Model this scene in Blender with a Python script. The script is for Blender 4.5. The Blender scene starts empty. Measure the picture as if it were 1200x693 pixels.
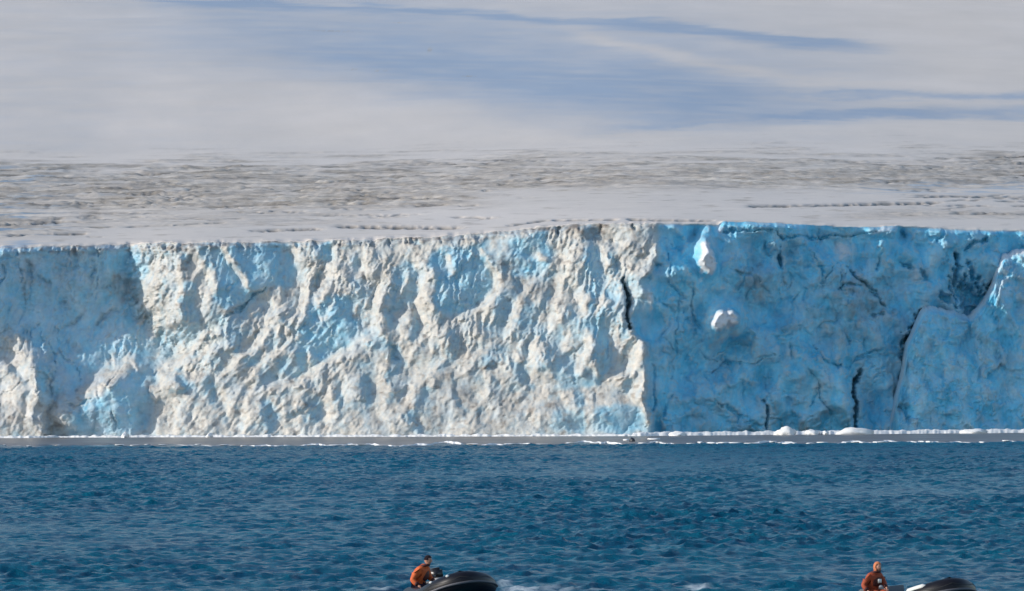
import bpy, bmesh, math, random
import numpy as np
from mathutils import Vector, Matrix
R = math.radians
random.seed(7)
rng = np.random.default_rng(11)
scene = bpy.context.scene
C = scene.collection

# ------------------------------------------------------------------ camera
F = 4800.0            # focal length in pixels of a 1200 px wide frame (a long telephoto)
H = 6.5               # eye height above the sea, from a ship's deck
HOR = 440.0           # row of the horizon
ROLL = 0.005
cam_d = bpy.data.cameras.new('camera'); cam = bpy.data.objects.new('camera', cam_d); C.objects.link(cam)
cam_d.sensor_width = 36; cam_d.lens = 36 * F / 1200
cam_d.clip_start = 1; cam_d.clip_end = 20000
cam.rotation_mode = 'XYZ'
cam.matrix_world = (Matrix.Translation((0, 0, H)) @ Matrix.Rotation(R(90) + math.atan((HOR - 346.5) / F), 4, 'X')
                    @ Matrix.Rotation(-ROLL, 4, 'Z'))
scene.camera = cam

# ------------------------------------------------------------------ light
SUN_EL, SUN_AZ = R(21), R(15)        # azimuth measured from due left (-X) towards the camera (-Y)
S = Vector((-math.cos(SUN_EL) * math.cos(SUN_AZ), -math.cos(SUN_EL) * math.sin(SUN_AZ), math.sin(SUN_EL)))
w = bpy.data.worlds.new('World'); scene.world = w; w.use_nodes = True
nt = w.node_tree
sky = nt.nodes.new('ShaderNodeTexSky'); sky.sky_type = 'NISHITA'; sky.sun_disc = False
sky.sun_elevation = SUN_EL; sky.sun_rotation = math.atan2(S.x, S.y)
sky.air_density = 1.0; sky.dust_density = 0.4; sky.ozone_density = 1.5
nt.links.new(sky.outputs[0], nt.nodes['Background'].inputs[0]); nt.nodes['Background'].inputs[1].default_value = 0.15
sl = bpy.data.lights.new('sun', 'SUN'); sl.energy = 3.0; sl.angle = R(0.5); sl.color = (1.0, 0.93, 0.84)
so = bpy.data.objects.new('sun', sl); C.objects.link(so); so.rotation_euler = S.to_track_quat('Z', 'Y').to_euler()
so.location = (-60, 60, 120)
vs = scene.view_settings
vs.view_transform = 'Standard'; vs.look = 'None'; vs.gamma = 1; vs.exposure = 0.17; vs.use_curve_mapping = False
scene.cycles.max_bounces = 5; scene.cycles.diffuse_bounces = 2; scene.cycles.glossy_bounces = 3

# ------------------------------------------------------------------ helpers
def tag(o, label=None, cat=None, group=None, kind=None):
    if label: o['label'] = label
    if cat: o['category'] = cat
    if group: o['group'] = group
    if kind: o['kind'] = kind
    return o

def link(name, me, mat=None, parent=None, smooth=True):
    o = bpy.data.objects.new(name, me); C.objects.link(o)
    if mat: me.materials.append(mat)
    if parent: o.parent = parent
    if smooth and len(me.polygons): me.polygons.foreach_set('use_smooth', [True] * len(me.polygons))
    return o

def empty(name, loc, rz=0):
    o = bpy.data.objects.new(name, None); C.objects.link(o); o.location = loc; o.rotation_euler = (0, 0, rz); return o

def grid_mesh(name, X, Y, Z, attrs=None, mask=None):
    nr, nc = X.shape
    co = np.stack([X, Y, Z], -1).reshape(-1, 3).astype(np.float32)
    i = np.arange(nr * nc).reshape(nr, nc)
    q = np.stack([i[:-1, :-1], i[:-1, 1:], i[1:, 1:], i[1:, :-1]], -1).reshape(-1, 4)
    if mask is not None:
        q = q[mask[:-1, :-1].reshape(-1)]
        used = np.unique(q); remap = np.zeros(nr * nc, int); remap[used] = np.arange(len(used))
        q = remap[q]; co = co[used]
    else: used = None
    me = bpy.data.meshes.new(name)
    me.vertices.add(len(co)); me.vertices.foreach_set('co', co.ravel())
    me.loops.add(q.size); me.loops.foreach_set('vertex_index', q.ravel().astype(np.int32))
    me.polygons.add(len(q)); me.polygons.foreach_set('loop_start', (np.arange(len(q)) * 4).astype(np.int32))
    me.polygons.foreach_set('loop_total', np.full(len(q), 4, np.int32))
    me.update(calc_edges=True)
    for k, a in (attrs or {}).items():
        at = me.attributes.new(k, 'FLOAT', 'POINT'); a = a.reshape(-1).astype(np.float32)
        at.data.foreach_set('value', a[used] if used is not None else a)
    me.validate()
    return me

def sm(a, b, x):
    t = np.clip((x - a) / (b - a), 0, 1); return t * t * (3 - 2 * t)

_G = rng.normal(size=(512, 512, 2)); _G /= np.linalg.norm(_G, axis=-1, keepdims=True)
def pn(x, y, seed=0):                     # gradient noise, about -0.7..0.7
    x = x + seed * 17.13; y = y + seed * 31.7
    xi = np.floor(x).astype(int); yi = np.floor(y).astype(int); fx = x - xi; fy = y - yi
    u = fx * fx * fx * (fx * (fx * 6 - 15) + 10); v = fy * fy * fy * (fy * (fy * 6 - 15) + 10)
    def g(a, b):
        gg = _G[(yi + b + seed * 7) & 511, (xi + a) & 511]; return gg[..., 0] * (fx - a) + gg[..., 1] * (fy - b)
    return (g(0, 0) * (1 - u) + g(1, 0) * u) * (1 - v) + (g(0, 1) * (1 - u) + g(1, 1) * u) * v
def fbm(x, y, o=5, seed=0, lac=2.03, gain=.5):
    r = 0; a = 1
    for k in range(o):
        r = r + a * pn(x, y, seed + k); x = x * lac; y = y * lac; a *= gain
    return r
def ridged(x, y, o=5, seed=0, lac=2.1, gain=.5):
    r = 0; a = 1; wgt = 1
    for k in range(o):
        n = 1 - np.abs(pn(x, y, seed + k)) * 2.2; n = np.clip(n, 0, 1) ** 1.5
        r = r + a * n * wgt; wgt = np.clip(n * 1.4, 0, 1); x = x * lac; y = y * lac; a *= gain
    return r
def blur(a, s):
    def k1(a, s, ax):
        n = int(3 * s) + 1; t = np.arange(-n, n + 1); k = np.exp(-t * t / (2 * s * s)); k /= k.sum()
        p = [(0, 0), (0, 0)]; p[ax] = (n, n); b = np.pad(a, p, mode='edge'); r = 0
        L = a.shape[ax]
        for i, kk in enumerate(k): r = r + kk * (b[i:i + L] if ax == 0 else b[:, i:i + L])
        return r
    return k1(k1(a, s, 0), s, 1)

# ------------------------------------------------------------------ materials
def mat(name):
    m = bpy.data.materials.new(name); m.use_nodes = True; t = m.node_tree
    return m, t, t.nodes['Principled BSDF']
def N(t, ty, **kw):
    n = t.nodes.new(ty)
    for k, v in kw.items():
        if hasattr(n, k): setattr(n, k, v)
        else: n.inputs[k].default_value = v
    return n
def ramp(t, src, stops):
    r = t.nodes.new('ShaderNodeValToRGB'); e = r.color_ramp.elements
    while len(e) < len(stops): e.new(0.5)
    for el, (p, c) in zip(e, stops): el.position = p; el.color = (*c, 1) if len(c) == 3 else c
    t.links.new(src, r.inputs[0]); return r
def mix(t, fac, a, b, mode='MIX'):
    m = t.nodes.new('ShaderNodeMix'); m.data_type = 'RGBA'; m.blend_type = mode
    for s, v in ((m.inputs[0], fac), (m.inputs[6], a), (m.inputs[7], b)):
        if hasattr(v, 'is_linked'): t.links.new(v, s)
        else: s.default_value = v if not isinstance(v, tuple) else ((*v, 1) if len(v) == 3 else v)
    return m.outputs[2]
def attr(t, n):
    a = t.nodes.new('ShaderNodeAttribute'); a.attribute_name = n; return a.outputs['Fac']
def noise(t, scale, detail=6, rough=.6, stretch=(1, 1, 1), off=0):
    tc = t.nodes.new('ShaderNodeTexCoord'); mp = t.nodes.new('ShaderNodeMapping'); mp.inputs['Scale'].default_value = stretch
    mp.inputs['Location'].default_value = (off, off * 1.7, off * .3)
    n = t.nodes.new('ShaderNodeTexNoise'); n.inputs['Scale'].default_value = scale; n.inputs['Detail'].default_value = detail
    n.inputs['Roughness'].default_value = rough
    t.links.new(tc.outputs['Object'], mp.inputs[0]); t.links.new(mp.outputs[0], n.inputs['Vector']); return n.outputs['Fac']
def bump(t, b, h, strength, dist):
    bp = t.nodes.new('ShaderNodeBump'); bp.inputs['Strength'].default_value = strength; bp.inputs['Distance'].default_value = dist
    t.links.new(h, bp.inputs['Height']); t.links.new(bp.outputs[0], b.inputs['Normal'])

def make_ice():
    m, t, b = mat('glacier_ice')
    crust = ramp(t, noise(t, 1.1, 8, .65), [(.28, (.38, .40, .41)), (.45, (.57, .545, .50)), (.6, (.67, .63, .565)), (.8, (.80, .78, .74))])
    blue = ramp(t, noise(t, .4, 9, .66, (1, 1, .6), 5), [(.30, (.075, .37, .53)), (.42, (.115, .54, .80)), (.54, (.20, .67, .92)), (.70, (.44, .80, .95))])
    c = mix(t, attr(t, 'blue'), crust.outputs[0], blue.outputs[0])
    dirtc = ramp(t, noise(t, 2.2, 6, .7, (1, 1, 1), 9), [(.35, (.12, .10, .095)), (.65, (.32, .28, .24))])
    c = mix(t, attr(t, 'dirt'), c, dirtc.outputs[0])
    fr = ramp(t, noise(t, .55, 9, .68, (1, 1, .7), 14), [(.46, (0, 0, 0)), (.66, (.5, .5, .5))])      # frosted, bubbly patches
    c = mix(t, fr.outputs[0], c, (.46, .60, .70))
    c = mix(t, attr(t, 'snow_sun'), c, (.80, .81, .83))  # snow, and the white of sunlit patches painted in
    t.links.new(c, b.inputs['Base Color']); b.inputs['Roughness'].default_value = .55; b.inputs['Specular IOR Level'].default_value = .3
    bump(t, b, noise(t, 2.4, 9, .62), .5, .13)
    return m
ICE = make_ice()

def make_snow():
    m, t, b = mat('plateau_snow')
    base = ramp(t, noise(t, .02, 8, .6, (1, .5, 1)), [(.3, (.72, .65, .58)), (.7, (.79, .715, .645))])
    c = mix(t, attr(t, 'shade_tint'), base.outputs[0], (.42, .50, .60))  # bluish shade of the undulations mixed into the snow colour
    g = ramp(t, noise(t, .10, 10, .82, (.6, 1, 1), 3), [(.36, (.17, .145, .12)), (.5, (.46, .40, .33)), (.62, (.78, .71, .62))])
    c = mix(t, attr(t, 'dirt'), c, g.outputs[0])
    c = mix(t, attr(t, 'blue'), c, (.16, .36, .55))
    c = mix(t, attr(t, 'crev'), c, (.13, .115, .10))  # shade inside the crevasses put into the colour
    t.links.new(c, b.inputs['Base Color']); b.inputs['Roughness'].default_value = .7; b.inputs['Specular IOR Level'].default_value = .15
    bump(t, b, noise(t, .5, 8, .65), .25, .3)
    return m
SNOW = make_snow()

def simple(name, col, rough=.6, spec=.4, nscale=None, var=.25, bmp=0, bd=.02):
    m, t, b = mat(name)
    if nscale:
        r = ramp(t, noise(t, nscale, 5, .6), [(.3, tuple(x * (1 - var) for x in col)), (.7, tuple(min(1, x * (1 + var)) for x in col))])
        t.links.new(r.outputs[0], b.inputs['Base Color'])
        if bmp: bump(t, b, noise(t, nscale * 1.7, 5, .6), bmp, bd)
    else: b.inputs['Base Color'].default_value = (*col, 1)
    b.inputs['Roughness'].default_value = rough; b.inputs['Specular IOR Level'].default_value = spec
    return m
WHITE = simple('floe_snow', (.86, .86, .85), .7, .2, 2.0, .08, .3, .03)
SLUSH = simple('grease_ice', (.215, .20, .195), .35, .4, .16, .32, .3, .05)
DARK = simple('dark_ice', (.03, .035, .045), .4, .5)

def make_water():
    m, t, b = mat('sea_water')
    c = ramp(t, noise(t, .05, 6, .6, (1, .45, 1)), [(.3, (.001, .078, .170)), (.7, (.002, .140, .250))])
    g2 = ramp(t, noise(t, .6, 6, .65, (1, .5, 1), 8), [(.35, (.001, .055, .120)), (.65, (.006, .185, .250))])
    c = mix(t, .5, c.outputs[0], g2.outputs[0])
    c2 = mix(t, attr(t, 'foam'), c, (.72, .80, .84))
    t.links.new(c2, b.inputs['Base Color'])
    rr = N(t, 'ShaderNodeMapRange'); t.links.new(attr(t, 'foam'), rr.inputs[0]); rr.inputs[3].default_value = .16; rr.inputs[4].default_value = .8
    t.links.new(rr.outputs[0], b.inputs['Roughness'])
    b.inputs['IOR'].default_value = 1.33; b.inputs['Specular IOR Level'].default_value = .14
    bump(t, b, noise(t, 4.2, 7, .7, (1, 1.2, 1)), 1.0, .15)
    return m
WATER = make_water()

# ------------------------------------------------------------------ glacier front: relief
# u, v run over the face as image pixel columns and rows, each about 9 cm; drawn crests, hollows and cracks become slopes that the sun picks out
U0, U1, V0, V1 = -260, 1460, 252, 520
us = np.arange(U0, U1 + 1, 1.0); vsn = np.arange(V0, V1 + 1, 1.0)
UU, VV = np.meshgrid(us, vsn)
Lm = np.zeros_like(UU)        # slope towards the sun
Bm = np.zeros_like(UU)        # blue of the ice, with the blue of shaded faces painted in
Dm = np.zeros_like(UU)        # sediment in the ice
Km = np.zeros_like(UU)        # cracks: depth in metres
WX = 6.2 * fbm(UU / 26, VV / 26, 6, 40, gain=.6); WY = 6.5 * fbm(UU / 26, VV / 26, 6, 50, gain=.6)
EDG = 1.25 * fbm(UU / 8, VV / 10, 5, 55, gain=.68)
def cells(x, y, seed):
    """broken facets: value, tilt and edge distance of the nearest of many scattered blocks"""
    r_ = np.random.default_rng(seed); T = r_.random((256, 256, 5))
    xi = np.floor(x).astype(int); yi = np.floor(y).astype(int); d1 = np.full(x.shape, 9.); d2 = d1.copy(); val = d1 * 0; tx = d1 * 0; ty = d1 * 0
    for a in (-1, 0, 1):
        for b in (-1, 0, 1):
            q = T[(yi + b) & 255, (xi + a) & 255]; px_ = xi + a + q[..., 0]; py_ = yi + b + q[..., 1]; d = np.hypot(x - px_, y - py_)
            n_ = d < d1; d2 = np.where(n_, d1, np.minimum(d2, d)); val = np.where(n_, q[..., 2], val)
            tx = np.where(n_, (q[..., 3] - .5) * (x - px_), tx); ty = np.where(n_, (q[..., 4] - .5) * (y - py_), ty); d1 = np.minimum(d1, d)
    return val, tx + ty, d2 - d1
def facets(x, y, seed, o=3):
    r = 0; a = 1
    for k in range(o):
        v_, t_, e_ = cells(x, y, seed + k); r = r + a * (v_ - .5 + 1.2 * t_); x = x * 2.3 + v_ * .3; y = y * 2.3; a *= .55
    return r

def seg_dist(pts, w):
    pts = [tuple(p) for p in pts]
    xs = [p[0] for p in pts]; ys = [p[1] for p in pts]; m = w * 2 + 8
    j0, j1 = int(max(0, min(xs) - m - U0)), int(min(UU.shape[1], max(xs) + m - U0 + 1))
    i0, i1 = int(max(0, min(ys) - m - V0)), int(min(UU.shape[0], max(ys) + m - V0 + 1))
    sl_ = (slice(i0, i1), slice(j0, j1))
    x = UU[sl_] + WX[sl_]; y = VV[sl_] + WY[sl_]; d = np.full(x.shape, 1e9)
    for a, b in zip(pts[:-1] or pts, pts[1:] or pts):
        ax, ay = a; bx, by = b; dx, dy = bx - ax, by - ay; q = dx * dx + dy * dy + 1e-6
        t_ = np.clip(((x - ax) * dx + (y - ay) * dy) / q, 0, 1)
        d = np.minimum(d, np.hypot(x - ax - t_ * dx, y - ay - t_ * dy))
    # ragged flanks and ends that thin out
    a, b = pts[0], pts[-1]; ln_ = math.hypot(b[0] - a[0], b[1] - a[1])
    if ln_ > 1.5 * w:
        u_ = ((x - a[0]) * (b[0] - a[0]) + (y - a[1]) * (b[1] - a[1])) / ln_ ** 2
        d = d + w * .42 * (1 - np.clip(u_ / .3, 0, 1) * np.clip((1 - u_) / .3, 0, 1))
    return sl_, d + w * .42 * EDG[sl_]
def brush(M, pts, w, val, soft=.95, add=False):
    if len(pts) == 1: pts = pts * 2
    s_, d = seg_dist(pts, w); k = 1 - sm(w * .5 * (1 - soft), w * .5 * (1 + soft), d)
    M[s_] = M[s_] + k * val if add else M[s_] * (1 - k) + val * k
def inside(poly, warp=1.0):
    x = UU + WX * warp; y = VV + WY * warp; r = np.zeros(x.shape, bool); n = len(poly)
    for i in range(n):
        (x0, y0), (x1, y1) = poly[i], poly[(i + 1) % n]
        if y0 == y1: continue
        c = ((y0 > y) != (y1 > y)) & (x < (x1 - x0) * (y - y0) / (y1 - y0) + x0); r ^= c
    return r.astype(float)
def area(M, poly, val, soft=3, warp=1.0, amt=1.0):
    k = blur(inside(poly, warp), soft) * amt; M[:] = M * (1 - k) + val * k

CORN = [(240, 771), (262, 771), (300, 772), (318, 766), (330, 754), (345, 752), (372, 742), (392, 743), (402, 755), (430, 758), (470, 756), (488, 762), (520, 762)]
def corner(v): xs_, ys_ = zip(*CORN); return np.interp(v, xs_, ys_) + 5 * fbm(v / 16, v * 0 + 4, 4, 58)
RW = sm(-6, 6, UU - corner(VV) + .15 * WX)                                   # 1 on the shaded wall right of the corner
# ---- light-facing map, left of the corner
Lm[:] = .35
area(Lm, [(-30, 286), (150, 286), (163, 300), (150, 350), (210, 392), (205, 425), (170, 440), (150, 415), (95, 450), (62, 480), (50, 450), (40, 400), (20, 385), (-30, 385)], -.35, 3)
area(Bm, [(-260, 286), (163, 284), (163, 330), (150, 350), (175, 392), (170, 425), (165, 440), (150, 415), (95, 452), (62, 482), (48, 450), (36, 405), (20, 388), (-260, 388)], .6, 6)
area(Bm, [(150, 425), (168, 432), (176, 470), (165, 500), (80, 508), (85, 480), (130, 455)], .6, 4)
area(Lm, [(150, 425), (168, 432), (176, 470), (165, 500), (80, 508), (85, 480), (130, 455)], -.5, 3)
blue_left = [[(272, 282), (350, 281), (345, 318), (338, 335), (312, 330), (298, 350), (262, 362), (250, 345), (258, 300)],
             [(345, 440), (348, 400), (362, 352), (408, 345), (420, 390), (395, 416), (370, 434)],
             [(500, 296), (568, 284), (575, 312), (578, 345), (530, 372), (505, 375), (512, 335)],
             [(378, 282), (392, 282), (380, 308), (370, 300)],
             [(596, 282), (640, 270), (645, 318), (600, 325)], [(232, 284), (256, 284), (256, 312), (236, 306)],
             [(684, 290), (702, 292), (712, 400), (708, 450), (696, 448), (690, 400), (686, 340)],
             [(695, 475), (756, 480), (756, 505), (700, 505)], [(648, 486), (678, 480), (690, 500), (652, 504)],
             [(212, 330), (224, 330), (232, 375), (222, 392), (204, 396)], [(455, 330), (478, 300), (492, 330), (492, 350), (470, 365)],
             [(580, 340), (602, 345), (600, 385), (580, 378)], [(640, 425), (655, 415), (690, 430), (698, 450), (660, 452)]]
for p in blue_left: area(Bm, p, .75, 2.5); area(Lm, p, -.25, 2.5)  # shaded hollows coloured blue as well as tilted away
for p in ([(315, 385), (345, 400), (345, 440), (300, 450), (290, 400)], [(200, 395), (260, 360), (300, 380), (250, 440)], [(410, 350), (440, 330), (450, 400), (420, 405)],
          [(555, 370), (600, 380), (600, 430), (560, 420)], [(415, 425), (436, 425), (436, 478), (420, 478)], [(305, 465), (322, 465), (325, 505), (305, 505)],
          [(600, 380), (690, 380), (690, 440), (610, 430)], [(700, 310), (752, 330), (752, 400), (715, 400)]):
    area(Bm, p, .38, 4)
hi = [ # (points, width, value) crests turned to the sun
 ([(262, 285), (272, 305), (285, 325), (294, 340)], 5, 1.0), ([(220, 290), (205, 318), (195, 332)], 5, 1.0), ([(186, 290), (178, 320), (168, 360)], 16, .9),
 ([(213, 325), (209, 350), (203, 386)], 6, 1.1), ([(198, 340), (192, 380)], 9, .7), ([(244, 315), (250, 340)], 9, 1.0), ([(242, 345), (238, 365), (241, 385)], 6, .8),
 ([(266, 378), (240, 390), (215, 412), (184, 431)], 7, 1.2), ([(270, 392), (240, 412), (215, 430)], 7, .8), ([(322, 380), (300, 398), (272, 425), (255, 440)], 8, .9),
 ([(340, 395), (312, 418), (285, 445)], 8, .8), ([(152, 417), (125, 433), (95, 455)], 14, 1.1), ([(152, 418), (165, 445)], 5, .8), ([(185, 440), (200, 445)], 14, .9),
 ([(5, 400), (25, 420), (40, 440)], 14, .9), ([(10, 430), (12, 490)], 20, .8), ([(34, 440), (36, 500)], 10, .9), ([(70, 465), (55, 490)], 16, .9), ([(60, 445)], 7, .9),
 ([(40, 500), (44, 508)], 6, .6), ([(315, 348), (326, 362), (312, 380)], 12, 1.0), ([(368, 310), (358, 338), (352, 365), (335, 384)], 9, 1.1),
 ([(341, 284), (345, 308)], 10, .9), ([(395, 284), (386, 318), (370, 358)], 10, 1.1), ([(404, 318), (392, 345)], 7, .8), ([(426, 284), (426, 326)], 9, 1.0),
 ([(391, 352), (380, 376)], 3, .8), ([(372, 366), (378, 378)], 3, .8), ([(361, 410), (362, 428)], 4, .9), ([(290, 458), (320, 450), (345, 447), (370, 434), (400, 411), (440, 388)], 7, 1.2),
 ([(447, 330), (440, 360), (442, 395)], 8, 1.0), ([(456, 320), (448, 345)], 5, .9), ([(478, 318), (468, 340), (460, 352)], 3.5, .9), ([(432, 360), (434, 392)], 6, .8),
 ([(474, 345), (470, 395)], 7, .8), ([(492, 302), (495, 345), (497, 395)], 10, 1.2), ([(498, 305), (510, 330)], 5, .7), ([(500, 350), (512, 400), (520, 420)], 14, .6),
 ([(523, 298), (528, 317)], 5, .9), ([(564, 290), (572, 306), (583, 322), (582, 345), (560, 358), (532, 372), (520, 388)], 8, 1.2), ([(540, 380), (560, 400)], 16, .6),
 ([(600, 355), (596, 385), (588, 402)], 9, .9), ([(628, 292), (632, 310)], 8, 1.0), ([(665, 290), (662, 315)], 12, 1.0), ([(690, 310), (690, 338)], 5, 1.0),
 ([(655, 330), (650, 365), (645, 385)], 10, .9), ([(680, 335), (684, 370)], 10, 1.0), ([(704, 285), (712, 320)], 5, .9), ([(722, 285), (745, 280)], 14, .9),
 ([(730, 300), (730, 325)], 7, .9), ([(768, 280), (766, 300), (755, 320)], 12, .9), ([(704, 345), (700, 375)], 6, 1.0), ([(690, 385), (686, 420), (700, 446)], 7, 1.1),
 ([(630, 395), (622, 430)], 9, .9), ([(665, 390), (660, 415)], 8, .9), ([(676, 412), (678, 440)], 10, 1.0), ([(747, 402), (742, 430), (716, 442)], 10, 1.1),
 ([(752, 440), (742, 465), (752, 488)], 9, 1.0), ([(719, 385), (724, 402)], 6, .9), ([(470, 470), (490, 440), (520, 425)], 10, .6), ([(560, 455), (572, 480)], 14, .6),
 ([(180, 475), (182, 500)], 12, .7), ([(205, 470), (206, 500)], 12, .7), ([(234, 480), (234, 503)], 12, .6), ([(262, 455), (262, 480)], 12, .7), ([(290, 470), (286, 500)], 12, .7),
 ([(345, 460), (350, 500)], 9, .6), ([(385, 450), (383, 500)], 9, .7), ([(410, 440), (402, 480)], 9, .7), ([(445, 430), (450, 500)], 12, .5), ([(600, 480), (640, 470)], 14, .6),
 ([(545, 490), (530, 505)], 14, .6), ([(620, 330), (612, 345)], 8, .8), ([(600, 400), (606, 425)], 8, .7)]
lo = [ # hollows turned away from the sun
 ([(220, 332), (217, 370)], 8, -.5), ([(172, 300), (158, 335), (148, 355)], 8, -.7), ([(262, 372), (285, 355), (312, 333)], 6, -1.3), ([(206, 440), (220, 455), (209, 460)], 10, -1.3),
 ([(240, 440), (250, 468)], 12, -.9), ([(158, 430), (168, 470)], 10, -.7), ([(50, 415), (48, 470)], 9, -1.0), ([(95, 475), (140, 470)], 14, -.5), ([(175, 430), (182, 446)], 8, -.5),
 ([(310, 472), (316, 502)], 14, -.9), ([(332, 488), (355, 476), (374, 458)], 6, -1.0), ([(369, 470), (368, 492)], 6, -.7), ([(426, 436), (428, 474)], 12, -1.1), ([(455, 405), (464, 420)], 12, -1.5),
 ([(400, 460), (398, 478)], 6, -.6), ([(378, 288), (382, 300)], 10, -.9), ([(414, 296), (416, 316)], 8, -1.0), ([(416, 326), (418, 334)], 5, -1.2), ([(375, 315), (362, 350)], 4, -.9),
 ([(272, 410), (280, 392)], 8, -.6), ([(300, 415), (285, 430)], 6, -.5), ([(458, 345), (456, 390)], 9, -.8), ([(500, 302), (514, 316), (523, 334)], 8, -1.1), ([(530, 320), (534, 330)], 8, -.8),
 ([(530, 363), (550, 359), (566, 347)], 6, -1.2), ([(574, 302), (602, 312)], 14, -.9), ([(600, 328), (605, 342)], 9, -.9), ([(588, 355), (592, 380)], 14, -.8), ([(530, 385), (531, 422)], 9, -.7),
 ([(527, 432), (536, 470), (545, 490)], 4, -.9), ([(575, 463), (550, 496)], 4, -.9), ([(566, 426), (584, 429)], 5, -1.0), ([(497, 458), (492, 468)], 8, -.8), ([(481, 488), (482, 504)], 10, -.8),
 ([(600, 425), (622, 455)], 8, -.9), ([(575, 440), (590, 460)], 5, -.6), ([(603, 307), (640, 306)], 7, -.9), ([(600, 318), (630, 318)], 5, -.7), ([(693, 294), (697, 330)], 12, -1.1),
 ([(714, 300), (722, 322)], 8, -1.2), ([(733, 326), (735, 358), (740, 386)], 7, -2.0), ([(702, 390), (706, 430), (700, 450)], 12, -1.0), ([(647, 428), (652, 446)], 9, -.8),
 ([(664, 432), (660, 446)], 6, -.7), ([(735, 448), (733, 460)], 9, -.7), ([(705, 490), (752, 492)], 14, -.8), ([(655, 492), (672, 498)], 14, -.9), ([(696, 488), (697, 500)], 5, -1.0),
 ([(668, 362), (672, 378)], 12, -.5), ([(620, 350), (616, 385)], 12, -.5), ([(650, 320), (640, 330)], 6, -.6), ([(690, 268), (700, 275)], 12, -.9), ([(640, 340), (637, 365)], 6, -.5),
 ([(485, 365), (484, 395)], 6, -.7), ([(510, 400), (505, 430)], 5, -.5), ([(345, 440), (330, 430)], 8, -.4), ([(452, 440), (470, 425)], 5, -.5), ([(185, 290), (200, 298)], 10, -.7), ([(214, 296), (222, 310)], 8, -.8),
 ([(195, 335), (192, 345)], 3, -1.0), ([(190, 355), (191, 375)], 2.5, -.8), ([(673, 463), (680, 475)], 8, -.7), ([(612, 300), (622, 305)], 6, -.6)]
# thin broken crests running down to the left, each with its lee hollow
rq = random.Random(4)
for k in range(110):
    u_ = rq.uniform(165, 752); v_ = rq.uniform(284, 500); lowk = v_ > 430
    if u_ < 215 and 375 < v_ < 430: continue
    L_ = rq.uniform(8, 22) if lowk else rq.uniform(14, 46); sl_ = rq.uniform(-.15, .5) if lowk else rq.uniform(.1, 1.1)
    w_ = rq.uniform(2.2, 4.5); pts = [(u_, v_)]
    for j in range(3): pts.append((pts[-1][0] - sl_ * L_ / 3 * rq.uniform(.5, 1.5), pts[-1][1] + L_ / 3))
    brush(Lm, pts, w_ * 1.3, rq.uniform(.5, 1.3)); brush(Lm, [(a + w_ * 1.1, b + 1) for a, b in pts], w_ * .9, rq.uniform(-.6, .1))
BZ = np.zeros_like(UU)
for p in blue_left[:5] + blue_left[6:8]: area(BZ, p, 1.0, 2.2)
Lm = Lm * (1 - .8 * BZ) - .12 * BZ
for p, w_, v_ in hi: brush(Lm, p, w_ * 1.1, v_ * 1.9, .6); brush(Bm, p, w_ * 1.8, .05)
for p, w_, v_ in lo: brush(Lm, p, w_ * .85, v_ * .75, .8); brush(Bm, p, w_ * 1.1, .5 if w_ > 5 else .2)  # hollows turned from the sun also tinted blue
# ---- shaded left bowl: cracks
dk = [([(32, 302), (36, 322)], 6, .9), ([(44, 322), (62, 330)], 6, .7), ([(109, 303), (107, 325), (104, 346)], 3, .6), ([(128, 332), (138, 323), (150, 330), (156, 340), (142, 345)], 8, 1.3),
      ([(70, 354), (82, 359)], 4, .5), ([(74, 380), (88, 372), (104, 362)], 4, .6), ([(112, 381), (121, 370), (136, 361)], 5, .9), ([(40, 288), (55, 296), (75, 290), (95, 296), (118, 288)], 7, .5),
      ([(100, 290), (128, 287)], 5, .6), ([(0, 390), (10, 383)], 6, .6), ([(88, 400), (92, 412)], 5, .4), ([(28, 322), (30, 360)], 3, .3), ([(58, 325), (59, 335)], 3, .5), ([(72, 316), (80, 310)], 6, .3)]
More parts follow.
